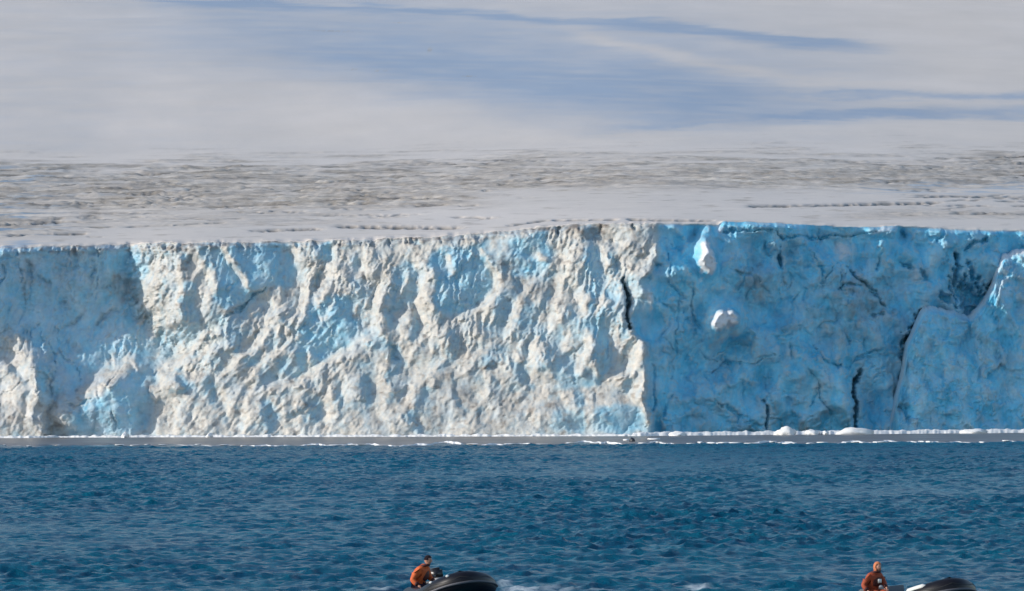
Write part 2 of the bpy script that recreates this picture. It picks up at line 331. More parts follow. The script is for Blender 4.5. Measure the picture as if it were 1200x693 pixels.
# ---- shaded right wall: cracks and ledges
dk += [([(843, 271), (880, 272), (905, 276), (930, 281), (990, 279), (1010, 272), (1030, 270)], 3.5, .7), ([(783, 298), (785, 330), (795, 350), (793, 400), (789, 445)], 3, .45),
       ([(812, 330), (808, 360), (815, 384), (830, 397), (850, 400)], 4, .5), ([(850, 385), (857, 412)], 3, .3), ([(826, 442), (845, 430), (862, 427), (885, 427), (896, 420), (912, 418)], 3.5, .5),
       ([(834, 470), (850, 478), (866, 485), (868, 502)], 3, .6), ([(779, 476), (774, 492)], 4, .7), ([(790, 464), (782, 470)], 3, .4), ([(895, 472), (897, 505)], 5, .7),
       ([(914, 288), (917, 314)], 5, .7), ([(956, 298), (963, 322), (967, 346)], 3.5, .5), ([(983, 316), (985, 335)], 3, .5), ([(988, 316), (1010, 330), (1026, 345), (1038, 363)], 4, .9),
       ([(980, 345), (990, 335), (1008, 336)], 5, .5), ([(1032, 300), (1027, 322)], 3, .5), ([(1036, 409), (1015, 416), (1003, 422), (995, 431)], 4, .6), ([(1020, 375), (1035, 372)], 5, .4),
       ([(1012, 432), (1005, 445), (998, 460), (1000, 480), (1001, 505)], 6, 1.4), ([(946, 434), (957, 450), (960, 470), (970, 486), (976, 504)], 3.5, .7), ([(924, 402), (927, 422)], 4, .5),
       ([(955, 404), (965, 424), (980, 433), (990, 432)], 3.5, .5), ([(940, 345), (930, 360), (928, 372)], 4, .4), ([(1058, 308), (1068, 318)], 6, .5), ([(1077, 318), (1086, 330)], 5, .5),
       ([(1104, 268), (1096, 290)], 6, .4), ([(1120, 300), (1124, 330), (1122, 345)], 8, .9), ([(1134, 300), (1140, 285), (1155, 284)], 5, .5), ([(1136, 310), (1144, 335)], 10, .8),
       ([(780, 290), (800, 290)], 4, .3), ([(764, 310), (775, 312)], 4, .5), ([(762, 420), (764, 470), (760, 500)], 4, .4), ([(896, 285), (905, 300)], 5, .4), ([(935, 390), (900, 400)], 3, .3),
       ([(850, 330), (870, 340)], 4, .3), ([(905, 460), (940, 464)], 3, .3), ([(1040, 480), (1052, 500)], 8, .5), ([(1048, 440), (1052, 470)], 4, .5), ([(795, 340), (800, 355)], 4, .4), ([(862, 318), (885, 330), (880, 352)], 5, .3)]
dk += [([(733, 326), (735, 358), (740, 386)], 5, 1.4), ([(262, 372), (285, 356), (310, 336)], 4, .6), ([(455, 404), (465, 420)], 9, .25)]
dk += [([(1064, 424), (1074, 395), (1088, 366)], 24, 3.0), ([(1060, 455), (1062, 430)], 8, 1.2), ([(1126, 340), (1140, 362), (1154, 352)], 34, 2.6), ([(1100, 345), (1118, 362)], 12, 1.0)]
for p, w_, d_ in dk:
    lf = p[0][0] < 170
    brush(Km, p, max(2.0, w_ * (.9 if lf else .62)), d_ * (.45 if lf else 1.0 if w_ > 20 else 1.9 if w_ >= 5 else 1.15), .95)
    if lf: brush(Dm, p, w_ * 1.6, .38, 1)
for k in range(70):                                        # notches of the weathered rim
    u_ = rq.uniform(15, 757); vv_ = float(np.interp(u_, [0, 165, 500, 650, 760], [287, 283, 276, 263, 262])); L_ = rq.uniform(3, 12)
    brush(Km, [(u_, vv_ - 2), (u_ + rq.uniform(-3, 3), vv_ + L_)], rq.uniform(2, 5), rq.uniform(.3, .9), .9)
for k in range(60):                                        # hairline fractures of the blue walls
    u_ = rq.choice([rq.uniform(775, 1060), rq.uniform(775, 1060), rq.uniform(0, 150)]); v_ = rq.uniform(290, 495); pts = [(u_, v_)]; th = rq.uniform(.6, 2.5)
    for j in range(4): th += rq.uniform(-.5, .5); pts.append((pts[-1][0] + 8 * math.cos(th), pts[-1][1] + 8 * math.sin(th)))
    brush(Km, pts, rq.uniform(1.2, 2.2), rq.uniform(.15, .5), .95)
Lr = np.zeros_like(UU)
for p, w_, v_ in [([(985, 292), (990, 300)], 12, .5), ([(1068, 322), (1076, 330)], 16, .5), ([(862, 290), (866, 305)], 8, .4), ([(950, 415), (958, 425)], 8, .4), ([(785, 320), (795, 310)], 10, .3),
                  ([(1010, 345), (1005, 365)], 22, -.4), ([(870, 440), (890, 460)], 30, .3), ([(935, 300), (935, 330)], 20, .3), ([(1020, 440), (1030, 480)], 20, .35), ([(1090, 300), (1100, 340)], 12, .4),
                  ([(775, 380), (775, 440)], 16, .2), ([(830, 330), (826, 350)], 14, -.3), ([(860, 385), (890, 410)], 20, .3), ([(915, 435), (935, 455)], 22, .3), ([(1045, 350), (1040, 380)], 18, .3)]:
    brush(Lr, p, w_, v_, 1)
# natural variation added to the drawn forms
flow = fbm(UU / 30, VV / 60, 3, 3) * 14
n1 = ridged((UU + .55 * VV + flow) / 15, (VV - .3 * UU) / 34, 5, 5) - .9        # oblique flutes
n2 = ridged(UU / 13, VV / 13, 5, 9) - .9                                         # rubbly ice
low = sm(395, 480, VV + 10 * pn(UU / 60, VV / 60, 6))
Ln = n1 * (1 - low) * .75 + n2 * (.45 + .4 * low)
smooth_k = np.clip(Bm * 1.05, 0, .85)
fc = facets((UU + .45 * VV + WX * 1.2) / 19, (VV - .25 * UU + WY * 1.2) / 30, 301, 4)
fr = facets((UU + WX) / 34, (VV + WY * 1.3) / 46, 311, 4)
Ln = Ln * .6 + fc * 1.05
rgh = .25 + 1.1 * sm(-.3, .4, fbm(UU / 55, VV / 45, 3, 321))      # some faces clean, others rubble
Lfull = (Lm + Ln * .36 * rgh * (1 - .7 * smooth_k) * (1 - .85 * BZ)) * (1 - RW) + RW * (Lr * 1.3 + 1.15 * fr + .5 * fbm(UU / 22, VV / 30, 5, 21) + .35 * ridged(UU / 26, VV / 30, 4, 25)) + .5 * fr * Bm * (1 - RW)
def solve(Lmap, cx, cv, lam, mu):
    h_, w_ = Lmap.shape; P = np.pad(Lmap - Lmap.mean(), ((64, 64), (64, 64)), mode='reflect')
    fy = np.fft.fftfreq(P.shape[0]) * 2 * np.pi; fx = np.fft.fftfreq(P.shape[1]) * 2 * np.pi
    kx, ky = np.meshgrid(fx, fy); D_ = 1j * (cx * kx + cv * ky)
    O = np.fft.fft2(P) * np.conj(D_) / (np.abs(D_) ** 2 + lam * (kx ** 2 + ky ** 2) + mu)
    return np.real(np.fft.ifft2(O))[64:64 + h_, 64:64 + w_]
PXM = 1 / 11.0
c1 = math.cos(SUN_EL) * math.cos(SUN_AZ); c2 = math.sin(SUN_EL)
Om = (.75 * solve(Lfull, c1, c2, .09, .0022) + .5 * solve(blur(Lfull, 3), c1, c2, .05, .0007)) * PXM                       # v grows downward, so +c2
Om = np.clip(Om * (.95 + .05 * RW), -3, 3) * (1 + .7 * RW * sm(757, 800, UU))
def facet_planes(M, au, av, seed, skew=.5):
    """breaks a smooth relief into flat fracture faces that follow it"""
    r_ = np.random.default_rng(seed); T = r_.random((256, 256, 2)); gy, gx = np.gradient(M)
    u = UU + .35 * WX; v = VV + .35 * WY; x = (u + skew * v) / au; y = v / av
    xi = np.floor(x).astype(int); yi = np.floor(y).astype(int); d1 = np.full(x.shape, 9.); d2 = d1.copy(); p1 = M * 0; p2 = M * 0
    for a in (-1, 0, 1):
        for b in (-1, 0, 1):
            q = T[(yi + b) & 255, (xi + a) & 255]; sx = xi + a + q[..., 0]; sy = yi + b + q[..., 1]; d = np.hypot(x - sx, y - sy)
            sv = sy * av; su_ = sx * au - skew * sv; i = np.clip(np.round(sv - V0).astype(int), 0, M.shape[0] - 1); j = np.clip(np.round(su_ - U0).astype(int), 0, M.shape[1] - 1)
            pl = M[i, j] + gx[i, j] * (u - su_) + gy[i, j] * (v - sv)
            n_ = d < d1; s2 = (~n_) & (d < d2)
            d2 = np.where(n_, d1, np.where(s2, d, d2)); p2 = np.where(n_, p1, np.where(s2, pl, p2)); d1 = np.where(n_, d, d1); p1 = np.where(n_, pl, p1)
    near = np.clip(1 - (d2 - d1) / .35, 0, 1)
    return np.where(near > 0, p1 * (1 - near) + np.maximum(p1, p2) * near, p1)
FM = .72 * (1 - RW) * (1 - .75 * BZ)
Om = Om * (1 - FM) + FM * (.22 * facet_planes(Om, 12, 26, 701, .3) + .78 * facet_planes(Om, 5, 9, 702, .3))
flute = ridged((UU + .22 * VV + 1.2 * WX) / 7.5, (VV + WY) / 60, 4, 731, gain=.6) - .9
Om += .22 * flute * (1 - RW) * sm(455, 400, VV + 14 * pn(UU / 40, VV / 40, 733)) * (.35 + .65 * sm(-.15, .25, fbm(UU / 60, VV / 80, 3, 735)))
Om += .16 * (ridged((UU + .9 * VV) / 16, (VV - .9 * UU) / 60, 4, 737) - .9) * (1 - RW) * sm(180, 220, UU) * sm(480, 350, UU) * sm(350, 380, VV)
Om += .055 * rgh * (1 - .7 * BZ) * (ridged((UU + .5 * VV) / 7, VV / 12, 4, 33) - .9) * (1 - .75 * smooth_k) * (1 - .55 * RW) + .05 * fbm(UU / 5, VV / 6, 3, 37)
_, _, ce = cells((UU + WX * 1.6) / 46, (VV + WY * 1.6) / 52, 411); _, _, ce2 = cells((UU + WX * 1.6) / 20, (VV + WY * 1.6) / 27, 421)
msk = sm(-.05, .35, fbm(UU / 50, VV / 50, 3, 431)); msk2 = sm(.0, .4, fbm(UU / 36, VV / 36, 3, 441))
fb = facets((UU + WX * 1.5) / 30, (VV + WY * 1.5) / 40, 511, 4)
_, _, cv_ = cells((UU + WX * 2) / 24, (VV + WY * 2) / 34, 531)
Om += (RW * sm(757, 790, UU) + .5 * Bm * (1 - RW)) * (.42 * fb + .16 * np.exp(-(cv_ / .06) ** 2) * sm(-.1, .3, fbm(UU / 40, VV / 40, 3, 541)))
Om -= Km + (.35 * np.exp(-(ce / .045) ** 2) * msk + .22 * np.exp(-(ce2 / .07) ** 2) * msk2) * np.clip(Bm + RW, 0, 1)
# two bosses and a shoulder that reach out of the shade of the corner
def boss(u, v, su, sv, h, rot=0, ):
    x = (UU - u) * math.cos(rot) + (VV - v) * math.sin(rot) + .5 * WX; y = -(UU - u) * math.sin(rot) + (VV - v) * math.cos(rot) + .5 * WY
    r = np.sqrt((x / su) ** 2 + (y / sv) ** 2); return h * (.5 * (1 - sm(.6, 1.15, r)) + .5 * (1 - sm(.7, 2.8, r)))
BOSS = (boss(829, 309, 9, 15, 3.2, -.2) + boss(826, 297, 5, 16, 1.4, .08) + np.maximum(boss(843, 377, 10, 13, 4.4, .2), boss(857, 374, 10, 11, 4.3, -.3))) * (1 + .07 * facets(UU / 9, VV / 9, 551)) + boss(758, 355, 9, 18, .9)
Om = Om * (1 - .9 * np.clip(BOSS, 0, 1) * (UU > 790)) + BOSS
Bm = np.clip(Bm + .42 * sm(.55, -.35, blur(Lm + .7 * Ln, 1.6)), 0, .95)      # shade tint: faces turned from the sun painted bluer, sunward crests left white
Bm = np.minimum(blur(Bm, 1.6) * .9, .48 + .3 * sm(185, 150, UU) + .22 * BZ) * (1 - RW) + RW  # shaded wall right of the corner coloured fully blue
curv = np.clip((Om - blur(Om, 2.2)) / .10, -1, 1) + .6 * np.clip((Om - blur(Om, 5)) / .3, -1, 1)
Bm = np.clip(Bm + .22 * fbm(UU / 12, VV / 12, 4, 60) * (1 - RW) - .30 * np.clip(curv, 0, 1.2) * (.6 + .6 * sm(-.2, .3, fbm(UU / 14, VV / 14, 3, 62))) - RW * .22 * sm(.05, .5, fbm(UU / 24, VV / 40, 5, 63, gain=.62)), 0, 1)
Bm *= 1 - 0 * sm(.9, 1.5, BOSS * (1 + .25 * EDG) + .8 * (UU < 775) * sm(.1, .5, BOSS))
area(Bm, [(757, 262), (770, 268), (772, 300), (764, 318), (752, 320)], .05, 2)
for p in ([(985, 292), (990, 300)], [(1070, 324), (1075, 328)], [(757, 345), (762, 362)]): brush(Bm, p, 10, .45)
for p, w_, v_ in [([(60, 300), (85, 318)], 26, .2), ([(35, 308), (40, 325)], 14, .35), ([(140, 330), (152, 345)], 14, .4), ([(5, 480), (30, 500)], 24, .3), ([(110, 490), (140, 478)], 14, .3),
                  ([(180, 290), (225, 290), (222, 308)], 12, .45), ([(195, 335), (190, 350)], 6, .4), ([(375, 315), (362, 352)], 6, .45), ([(580, 303), (605, 312)], 16, .6), ([(605, 330), (612, 345)], 12, .6),
                  ([(640, 262), (690, 270), (720, 268)], 12, .5), ([(690, 272), (702, 280)], 12, .6), ([(745, 272), (748, 305)], 22, .45), ([(648, 322), (640, 345)], 14, .4), ([(525, 430), (540, 480)], 16, .3),
                  ([(605, 432), (620, 455)], 12, .4), ([(335, 487), (372, 460)], 10, .4), ([(440, 460), (470, 445)], 14, .3), ([(530, 400), (540, 415)], 14, .3), ([(490, 465), (500, 460)], 14, .3),
                  ([(1000, 345), (1022, 362)], 46, .42), ([(955, 375), (1000, 400)], 34, .28), ([(880, 325), (890, 345)], 26, .4), ([(845, 350), (870, 356)], 22, .22), ([(1110, 430), (1130, 500)], 40, .12), ([(400, 280), (520, 276), (640, 266)], 6, .35), ([(560, 426), (585, 430)], 6, .5),
                  ([(1003, 440), (1000, 505)], 8, .25), ([(720, 455), (740, 470)], 16, .25), ([(430, 485), (660, 470)], 60, .17), ([(590, 330), (640, 345)], 22, .35)]:
    brush(Dm, p, w_, v_, 1)
SNSUN = .22 * sm(190, 150, UU) * sm(-.1, .3, fbm(UU / 18, VV / 22, 4, 741)) + .12 * Bm * (1 - RW)  # pale patches painted in to lighten the shaded bowl
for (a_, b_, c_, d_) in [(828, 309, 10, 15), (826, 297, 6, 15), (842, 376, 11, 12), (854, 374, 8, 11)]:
    SNSUN = np.maximum(SNSUN, 1 - sm(.75, 1.05, np.hypot((UU - a_ + .5 * WX) / c_, (VV - b_ + .5 * WY) / d_) + .35 * EDG))  # sunlight on the bosses painted as white
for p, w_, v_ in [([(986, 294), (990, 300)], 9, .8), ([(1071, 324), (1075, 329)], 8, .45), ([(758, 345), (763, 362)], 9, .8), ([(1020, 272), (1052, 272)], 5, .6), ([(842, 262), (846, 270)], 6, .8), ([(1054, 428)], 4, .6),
                  ([(845, 336), (850, 340)], 3, .6), ([(820, 329)], 4, .5)]: brush(SNSUN, p, w_, v_, 1)  # pale spots, with the sunlit shoulder of the corner painted white
spk = sm(.2, .5, fbm(UU / 9, VV / 7, 5, 71) + .10 * sm(420, 490, VV)) * .6 * (1 - RW)
Dm = Dm + (1 - RW) * .75 * sm(13, 3, VV - np.interp(UU, [-260, 0, 165, 500, 650, 760], [292, 287, 283, 276, 263, 262])) * sm(-.2, .3, fbm(UU / 20, VV / 6, 3, 77))
Dm = Dm * (1 - np.clip(BOSS, 0, 1) * (UU > 800))
Dm = np.clip(Dm * (1 + 1.2 * fbm(UU / 8, VV / 8, 4, 75)) + spk * (1 - Bm), 0, .95)

def interp_rows(u, tab): xs_, ys_ = zip(*tab); return np.interp(u, xs_, ys_)
TOP = [(-260, 292), (0, 287), (100, 284), (165, 283), (300, 281), (400, 279), (500, 276), (600, 269), (650, 263), (700, 261), (760, 262), (842, 264), (850, 260), (900, 262), (1000, 268), (1060, 266), (1100, 270), (1200, 273), (1460, 278)]
BASEV = 511.5
o_top = [(-260, 5.5), (0, 2.4), (60, -.2), (148, -4.6), (166, -2.2), (215, .2), (262, .2), (345, -1.4), (400, -.4), (500, 0), (600, .4), (700, 1.2), (757, 2.2)]
o_bot = [(-260, 11), (-20, 6.6), (45, 6.6), (62, 4.2), (150, 5.4), (168, 4.6), (230, 5.2), (345, 5.6), (500, 6.2), (600, 6.4), (700, 6.6), (757, 6.8)]
DC = 436.0
def macro(u, v):
    """metres the face stands out towards the sea at (u, v)"""
    vt = interp_rows(u, TOP); u = u + 11 * fbm(u / 26, v / 26, 5, 620, gain=.6) * sm(720, 640, u); u = u - 36 * sm(345, 400, v) * (1 - sm(432, 455, v)) * sm(90, 150, u) * (1 - sm(215, 330, u)); f = np.clip((v - vt) / (BASEV - vt), 0, 1)
    a = interp_rows(np.minimum(u, 757), o_top); b = interp_rows(np.minimum(u, 757), o_bot)
    # the bowl on the left keeps steep down to its middle before the apron begins
    bowl = (1 - sm(150, 200, u)) * sm(-60, 0, u)
    g = f * (1 - bowl) + bowl * sm(.32, .88, f)
    left = a + (b - a) * g - .125 * np.maximum(757 - np.maximum(u, 0), 0) / 11.0
    cu_ = corner(v); k = sm(-4, 5, u - cu_)
    right = 2.2 + .6 * f - .44 * (np.clip(u, 727, 1500) - 757) / 11.0 + .25 * (1 - f) * np.exp(-((u - 850) / 200) ** 2)
    return left * (1 - k) + right * k

def samp(M, u, v):
    w_ = U1 - U0 - 2.0; x = np.mod(u - U0, 2 * w_); x = np.where(x > w_, 2 * w_ - x, x); y = np.clip(v - V0, 0, M.shape[0] - 1.001)
    i = y.astype(int); j = x.astype(int); fy = y - i; fx = x - j
    return (M[i, j] * (1 - fx) + M[i, j + 1] * fx) * (1 - fy) + (M[i + 1, j] * (1 - fx) + M[i + 1, j + 1] * fx) * fy

NC, NR = 1360, 290
cu = np.concatenate([np.linspace(-1500, -255, 110), np.linspace(-250, 1450, NC), np.linspace(1456, 2700, 110)]); cf = np.linspace(-.045, 1, NR)          # cf: 1 = foot, 0 = lip; below 0 rolls back under the snow
CU, CF = np.meshgrid(cu, cf)
lipn = 2.6 * fbm(cu / 24, cu * 0, 6, 80, gain=.66) + 3.0 * sm(.25, .6, fbm(cu / 9, cu * 0 + 7, 4, 83)) * np.where(cu > 757, .4, 1)
vt = interp_rows(cu, TOP) + lipn * np.where(cu > 757, .55, 1.0)
foot = BASEV + 9
CFp = np.clip(CF, 0, 1); CV = vt[None, :] + CFp * (foot - vt[None, :])
O = macro(CU, np.minimum(CV, BASEV)) + samp(Om, CU, CV) * sm(0, .03, CFp) ** .5
# rounded, slightly crumbling lip
O = O - .5 * (1 - sm(0, .025, CFp))
D = DC - O
Xc = (CU - 600) * (DC - macro(CU, np.minimum(CV, BASEV))) / F
Zc = H + (HOR - CV) * (DC - macro(CU, CV * 0 + 400)) / F
back = np.clip(-CF / .045, 0, 1)
SNL = np.clip(back * 3 + (1 - sm(0, .012, CFp)), 0, 1) * (1 - .9 * sm(842, 850, CU) * (1 - sm(1040, 1075, CU)) * (1 - back))
Yc = D + back * 9; Zc = Zc - back * .35 - back * 0
me = grid_mesh('glacier_front', Xc[::-1], Yc[::-1], Zc[::-1], {'snow_sun': samp(SNSUN, CU, CV)[::-1], 'blue': (samp(Bm, CU, CV) * (1 - SNL))[::-1], 'dirt': samp(Dm, CU, CV)[::-1]})
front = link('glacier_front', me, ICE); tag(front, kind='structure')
lipX = Xc[np.argmin(np.abs(cf))]; lipY = Yc[np.argmin(np.abs(cf))]; lipZ = Zc[np.argmin(np.abs(cf))]

# ------------------------------------------------------------------ pointed ice buttress standing before the right wall
bs = [(1040, 515), (1052, 462), (1060, 430), (1064, 405), (1070, 392), (1081, 366), (1086, 358), (1096, 361), (1120, 366), (1137, 372), (1148, 362), (1160, 346),
      (1167, 330), (1172, 312), (1178, 300), (1190, 296), (1215, 290), (1260, 300), (1300, 330), (1330, 400), (1350, 515)]
bu = np.linspace(1040, 1350, 330); bt = np.interp(bu, *zip(*bs)) + 3.0 * fbm(bu / 11, bu * 0, 5, 90, gain=.6)
bf = np.linspace(0, 1, 170); BU, BF = np.meshgrid(bu, bf); BV = bt[None, :] * (1 - BF) + (BASEV + 8) * BF
edge = sm(0, 14, BU - 1040 + 2) * sm(0, 40, 1350 - BU)
over = np.minimum((BV - bt[None, :]) / 10.0, 1)
base_o = macro(BU, BV)
Ol = Lfull * 0
Lb = .3 * ridged(UU / 30, VV / 36, 4, 95) + .25 * fbm(UU / 12, VV / 16, 4, 96) + .35 * fbm(UU / 45, VV / 50, 2, 97)
for p, w_, v_ in [([(1137, 385), (1124, 405)], 8, -.8), ([(1140, 385), (1150, 400)], 10, .6), ([(1086, 362), (1072, 395), (1064, 430)], 8, .7), ([(1160, 440), (1150, 470), (1130, 500)], 7, .5),
                  ([(1100, 395), (1108, 408), (1122, 408)], 5, -.6), ([(1170, 415), (1168, 432)], 8, .5), ([(1180, 350), (1190, 380)], 14, -.5)]: brush(Lb, p, w_, v_, 1)
Ob = np.clip(solve(Lb, c1, c2, .06, .003) * PXM, -1.6, 1.6)
Kb = np.zeros_like(UU)
for p, w_, d_ in [([(1099, 393), (1108, 408), (1122, 409), (1136, 386)], 3.5, .35), ([(1150, 400), (1165, 416), (1171, 434), (1190, 440), (1210, 446)], 4, .45), ([(1076, 436), (1080, 450), (1092, 462)], 4, .4),
                  ([(1152, 428), (1146, 446)], 4, .35), ([(1186, 308), (1204, 312)], 4, .5), ([(1190, 360), (1188, 378)], 5, .3), ([(1054, 478), (1066, 496)], 7, .7), ([(1110, 455), (1120, 470)], 4, .25)]: brush(Kb, p, w_ * 1.3, d_, .8)
gb = 2.4 * Ob + .5 * fb; curvb = (gb - blur(gb, 2.5)) / .10
OB = base_o + edge * (2.9 + 1.3 * (BV - 360) / 150) * np.clip(np.maximum(over, 0), 0, 1) ** .45 + (samp(2.4 * Ob - Kb + .5 * fb + .22 * np.exp(-(cv_ / .06) ** 2), BU, BV) + .08 * (ridged(BU / 8, BV / 8, 4, 98) - .9)) * over - .25 * (1 - over)
DB = DC - OB
XB = (BU - 600) * (DC - base_o - 3) / F; ZB = H + (HOR - BV) * (DC - base_o - 3) / F
rows = [0, 1]; XBb = XB[:1].repeat(1, 0); YBb = DB[:1] + 3.5; ZBb = ZB[:1] - .6
me = grid_mesh('ice_buttress', np.vstack([XBb, XB])[::-1], np.vstack([YBb, DB])[::-1], np.vstack([ZBb, ZB])[::-1],
               {'blue': (np.vstack([XBb * 0 + .9, 1 - .3 * np.clip(samp(curvb, BU, BV), 0, 1) - .28 * sm(.0, .45, fbm(BU / 22, BV / 36, 5, 631)) - .3 * sm(.6, .2, over) - .7 * sm(.7, .45, over) * sm(1170, 1178, BU) * sm(-.45, -.1, fbm(BU / 9, BV / 6, 3, 99))]))[::-1].clip(0, 1), 'dirt': np.vstack([XBb * 0, XB * 0])[::-1],
                'snow_sun': np.vstack([XBb * 0 + .3, np.clip((.35 + .65 * sm(1168, 1178, BU) * (BU < 1300)) * sm(.9, .3, over) + .45 * sm(1160, 1166, BU) * sm(1192, 1182, BU) * sm(356, 340, BV) * sm(-.3, .1, fbm(BU / 8, BV / 5, 3, 633)), 0, 1)])[::-1]})  # pale crest, with the sunlit rim and flank painted whiter
bo = link('ice_buttress', me, ICE)
tag(bo, 'pointed blue ice buttress in shade before the right end of the glacier wall', 'ice buttress')

# ------------------------------------------------------------------ plateau and ice cap behind the lip
PC, PR = 760, 470
pu = np.concatenate([np.linspace(-1500, -255, 40), np.linspace(-250, 1450, PC - 80), np.linspace(1456, 2700, 40)])
t_ = np.linspace(0, 1, PR)
sdist = 500 * t_ ** 1.35 * .9 + 30 * t_ + 1500 * sm(.45, 1, t_) * t_ ** 2
sdist = sdist - sdist[0]
PU, SD = np.meshgrid(pu, sdist)
lx = np.interp(pu, cu, lipX); ly = np.interp(pu, cu, lipY); lz = np.interp(pu, cu, lipZ)
lx = np.where((pu < cu[0]) | (pu > cu[-1]), (pu - 600) * DC / F, lx)
lys = blur(ly[None, :].repeat(3, 0), 14)[1]; lzs = blur(lz[None, :].repeat(3, 0), 30)[1]
relax = sm(0, 7, SD)
PY = (ly[None, :] * (1 - relax) + lys[None, :] * relax) + SD
PX = lx[None, :] * (PY / ly[None, :])
def profile(s):
    # gentle plateau, then the long slope of the ice cap up to its round top
    a = .074 * np.minimum(s, 470) + np.maximum(s - 470, 0) * .074
    b = .060 * np.where(s > 470, (np.maximum(s - 470, 0) ** 2 / (np.maximum(s - 470, 0) + 140)), 0)
    c = -.000035 * np.maximum(s - 1300, 0) ** 2
    return a + b + c
base_z = (lz[None, :] * (1 - relax) + lzs[None, :] * relax) + .07 + profile(SD)
def to_px(X, Y, Z): return 600 + F * X / Y, HOR - F * (Z - H) / Y
pxu, pxv = to_px(PX, PY, base_z)
rough = sm(250, 238, pxv + 6 * fbm(PX / 30, PY / 60, 3, 110)) * sm(172, 204, pxv + 26 * fbm(pxu / 130, pxv / 4, 5, 112, gain=.6))
snowband = sm(470, 620, pxu + 60 * fbm(PX / 40, PY / 120, 2, 113)) * sm(215, 228, pxv) * sm(262, 240, pxv)
snowband = np.maximum(snowband, sm(850, 900, pxu) * sm(221, 225, pxv) * sm(238, 233, pxv))
rough = np.maximum(rough, sm(120, 0, pxu) * sm(282, 270, pxv) * sm(180, 200, pxv) * .9)
rough = np.maximum(rough, sm(900, 1080, pxu) * sm(235, 240, pxv) * sm(262, 254, pxv) * .9)
rough = np.maximum(rough, .38 * sm(520, 380, pxu) * sm(268, 262, pxv) * sm(225, 235, pxv))
rough *= 1 - .9 * snowband
cre = ridged((PX + .2 * PY) / 34, (PY - .1 * PX) / 7, 6, 115, gain=.58) - .95
hz = rough * (.42 * cre + .25 * fbm(PX / 5, PY / 4, 4, 118)) + (1 - rough) * .05 * fbm(PX / 9, PY / 14, 3, 119)
hz += .35 * fbm(PX / 50, PY / 60, 3, 121) * relax
# narrow crevasses just behind the lip
def ln(u0, v0, u1, v1, hw, soft=10):
    tt = np.clip((pxu - u0) / (u1 - u0), 0, 1); vv = v0 + (v1 - v0) * tt
    return np.exp(-((pxv - vv) / hw) ** 2) * sm(u0 - soft, u0 + soft, pxu) * sm(u1 + soft, u1 - soft, pxu)
nb = sm(-.25, .15, fbm(pxu / 9, pxv / 4, 3, 130))
crev = (ln(300, 271, 375, 269, 1.2) + ln(395, 266, 540, 266, 1.4) + ln(650, 257.5, 722, 257, 1.3, 4) + ln(738, 257, 835, 259, 1.2, 4) + ln(0, 261, 70, 256, 2.0) + ln(10, 275, 100, 272, 1.0)
        + ln(600, 264, 640, 258, 1) + ln(880, 243, 1100, 240, 1.2) + ln(1080, 233, 1160, 232, 1.2) + ln(150, 264, 260, 259, 1.0))
rc = np.random.default_rng(21)
fine = np.zeros_like(pxv)
rowv = pxv.mean(axis=1)
def lnadd(M, amp, u0, v0, u1, v1, hw, soft):
    r_ = np.where((rowv > v0 - 7) & (rowv < v0 + 7))[0]
    if not len(r_): return M
    sl_ = (slice(r_[0], r_[-1] + 1), slice(None)); U_ = pxu[sl_]; V_ = pxv[sl_]
    t_ = np.clip((U_ - u0) / (u1 - u0), 0, 1); vv = v0 + (v1 - v0) * t_ + wob[sl_]
    M[sl_] = np.maximum(M[sl_], amp * np.exp(-((V_ - vv) / hw) ** 2) * sm(u0 - soft, u0 + soft, U_) * sm(u1 + soft, u1 - soft, U_)); return M
wob = 1.6 * fbm(pxu / 22, pxv / 40, 3, 133)
for k in range(330):
    left = k < 45; v_ = rc.uniform(236, 278) if left else rc.uniform(186, 256); u_ = rc.uniform(-60, 110) if left else rc.uniform(-100, 1300); L_ = rc.uniform(15, 90)
    if 226 < v_ and 470 < u_ < 1050 and k % 6: continue
    fine = lnadd(fine, rc.uniform(.4, 1.0), u_, v_, u_ + L_, v_ + rc.uniform(-1.5, 1.5), rc.uniform(.45, .95), 8)
crev = np.clip(crev * 1.25 + fine * .8, 0, 1) * (.35 + .65 * nb)
hz -= crev * .45
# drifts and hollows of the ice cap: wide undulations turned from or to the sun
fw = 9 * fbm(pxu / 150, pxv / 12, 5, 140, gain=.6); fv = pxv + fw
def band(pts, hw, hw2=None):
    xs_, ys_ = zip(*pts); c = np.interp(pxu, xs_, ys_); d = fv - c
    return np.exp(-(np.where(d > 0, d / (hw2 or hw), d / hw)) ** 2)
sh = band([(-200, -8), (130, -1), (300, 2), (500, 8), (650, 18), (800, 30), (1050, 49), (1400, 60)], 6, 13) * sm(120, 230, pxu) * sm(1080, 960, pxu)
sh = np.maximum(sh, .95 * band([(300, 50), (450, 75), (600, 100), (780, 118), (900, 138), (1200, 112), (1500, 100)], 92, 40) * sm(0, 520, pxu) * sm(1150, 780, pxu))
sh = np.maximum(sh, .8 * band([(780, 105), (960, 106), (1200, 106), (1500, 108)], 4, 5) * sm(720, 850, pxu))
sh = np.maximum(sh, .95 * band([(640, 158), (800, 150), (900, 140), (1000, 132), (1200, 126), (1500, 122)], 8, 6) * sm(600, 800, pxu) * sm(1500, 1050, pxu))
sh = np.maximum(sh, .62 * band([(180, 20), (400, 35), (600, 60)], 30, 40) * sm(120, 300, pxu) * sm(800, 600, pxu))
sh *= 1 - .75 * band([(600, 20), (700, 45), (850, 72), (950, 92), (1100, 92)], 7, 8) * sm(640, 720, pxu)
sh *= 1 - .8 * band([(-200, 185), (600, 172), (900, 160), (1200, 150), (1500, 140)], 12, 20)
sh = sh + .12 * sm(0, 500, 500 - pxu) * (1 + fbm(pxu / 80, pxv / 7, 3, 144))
sh = np.clip(sh * (1 + .35 * fbm(pxu / 90, pxv / 5, 4, 146)), 0, 1) * sm(178, 166, pxv)
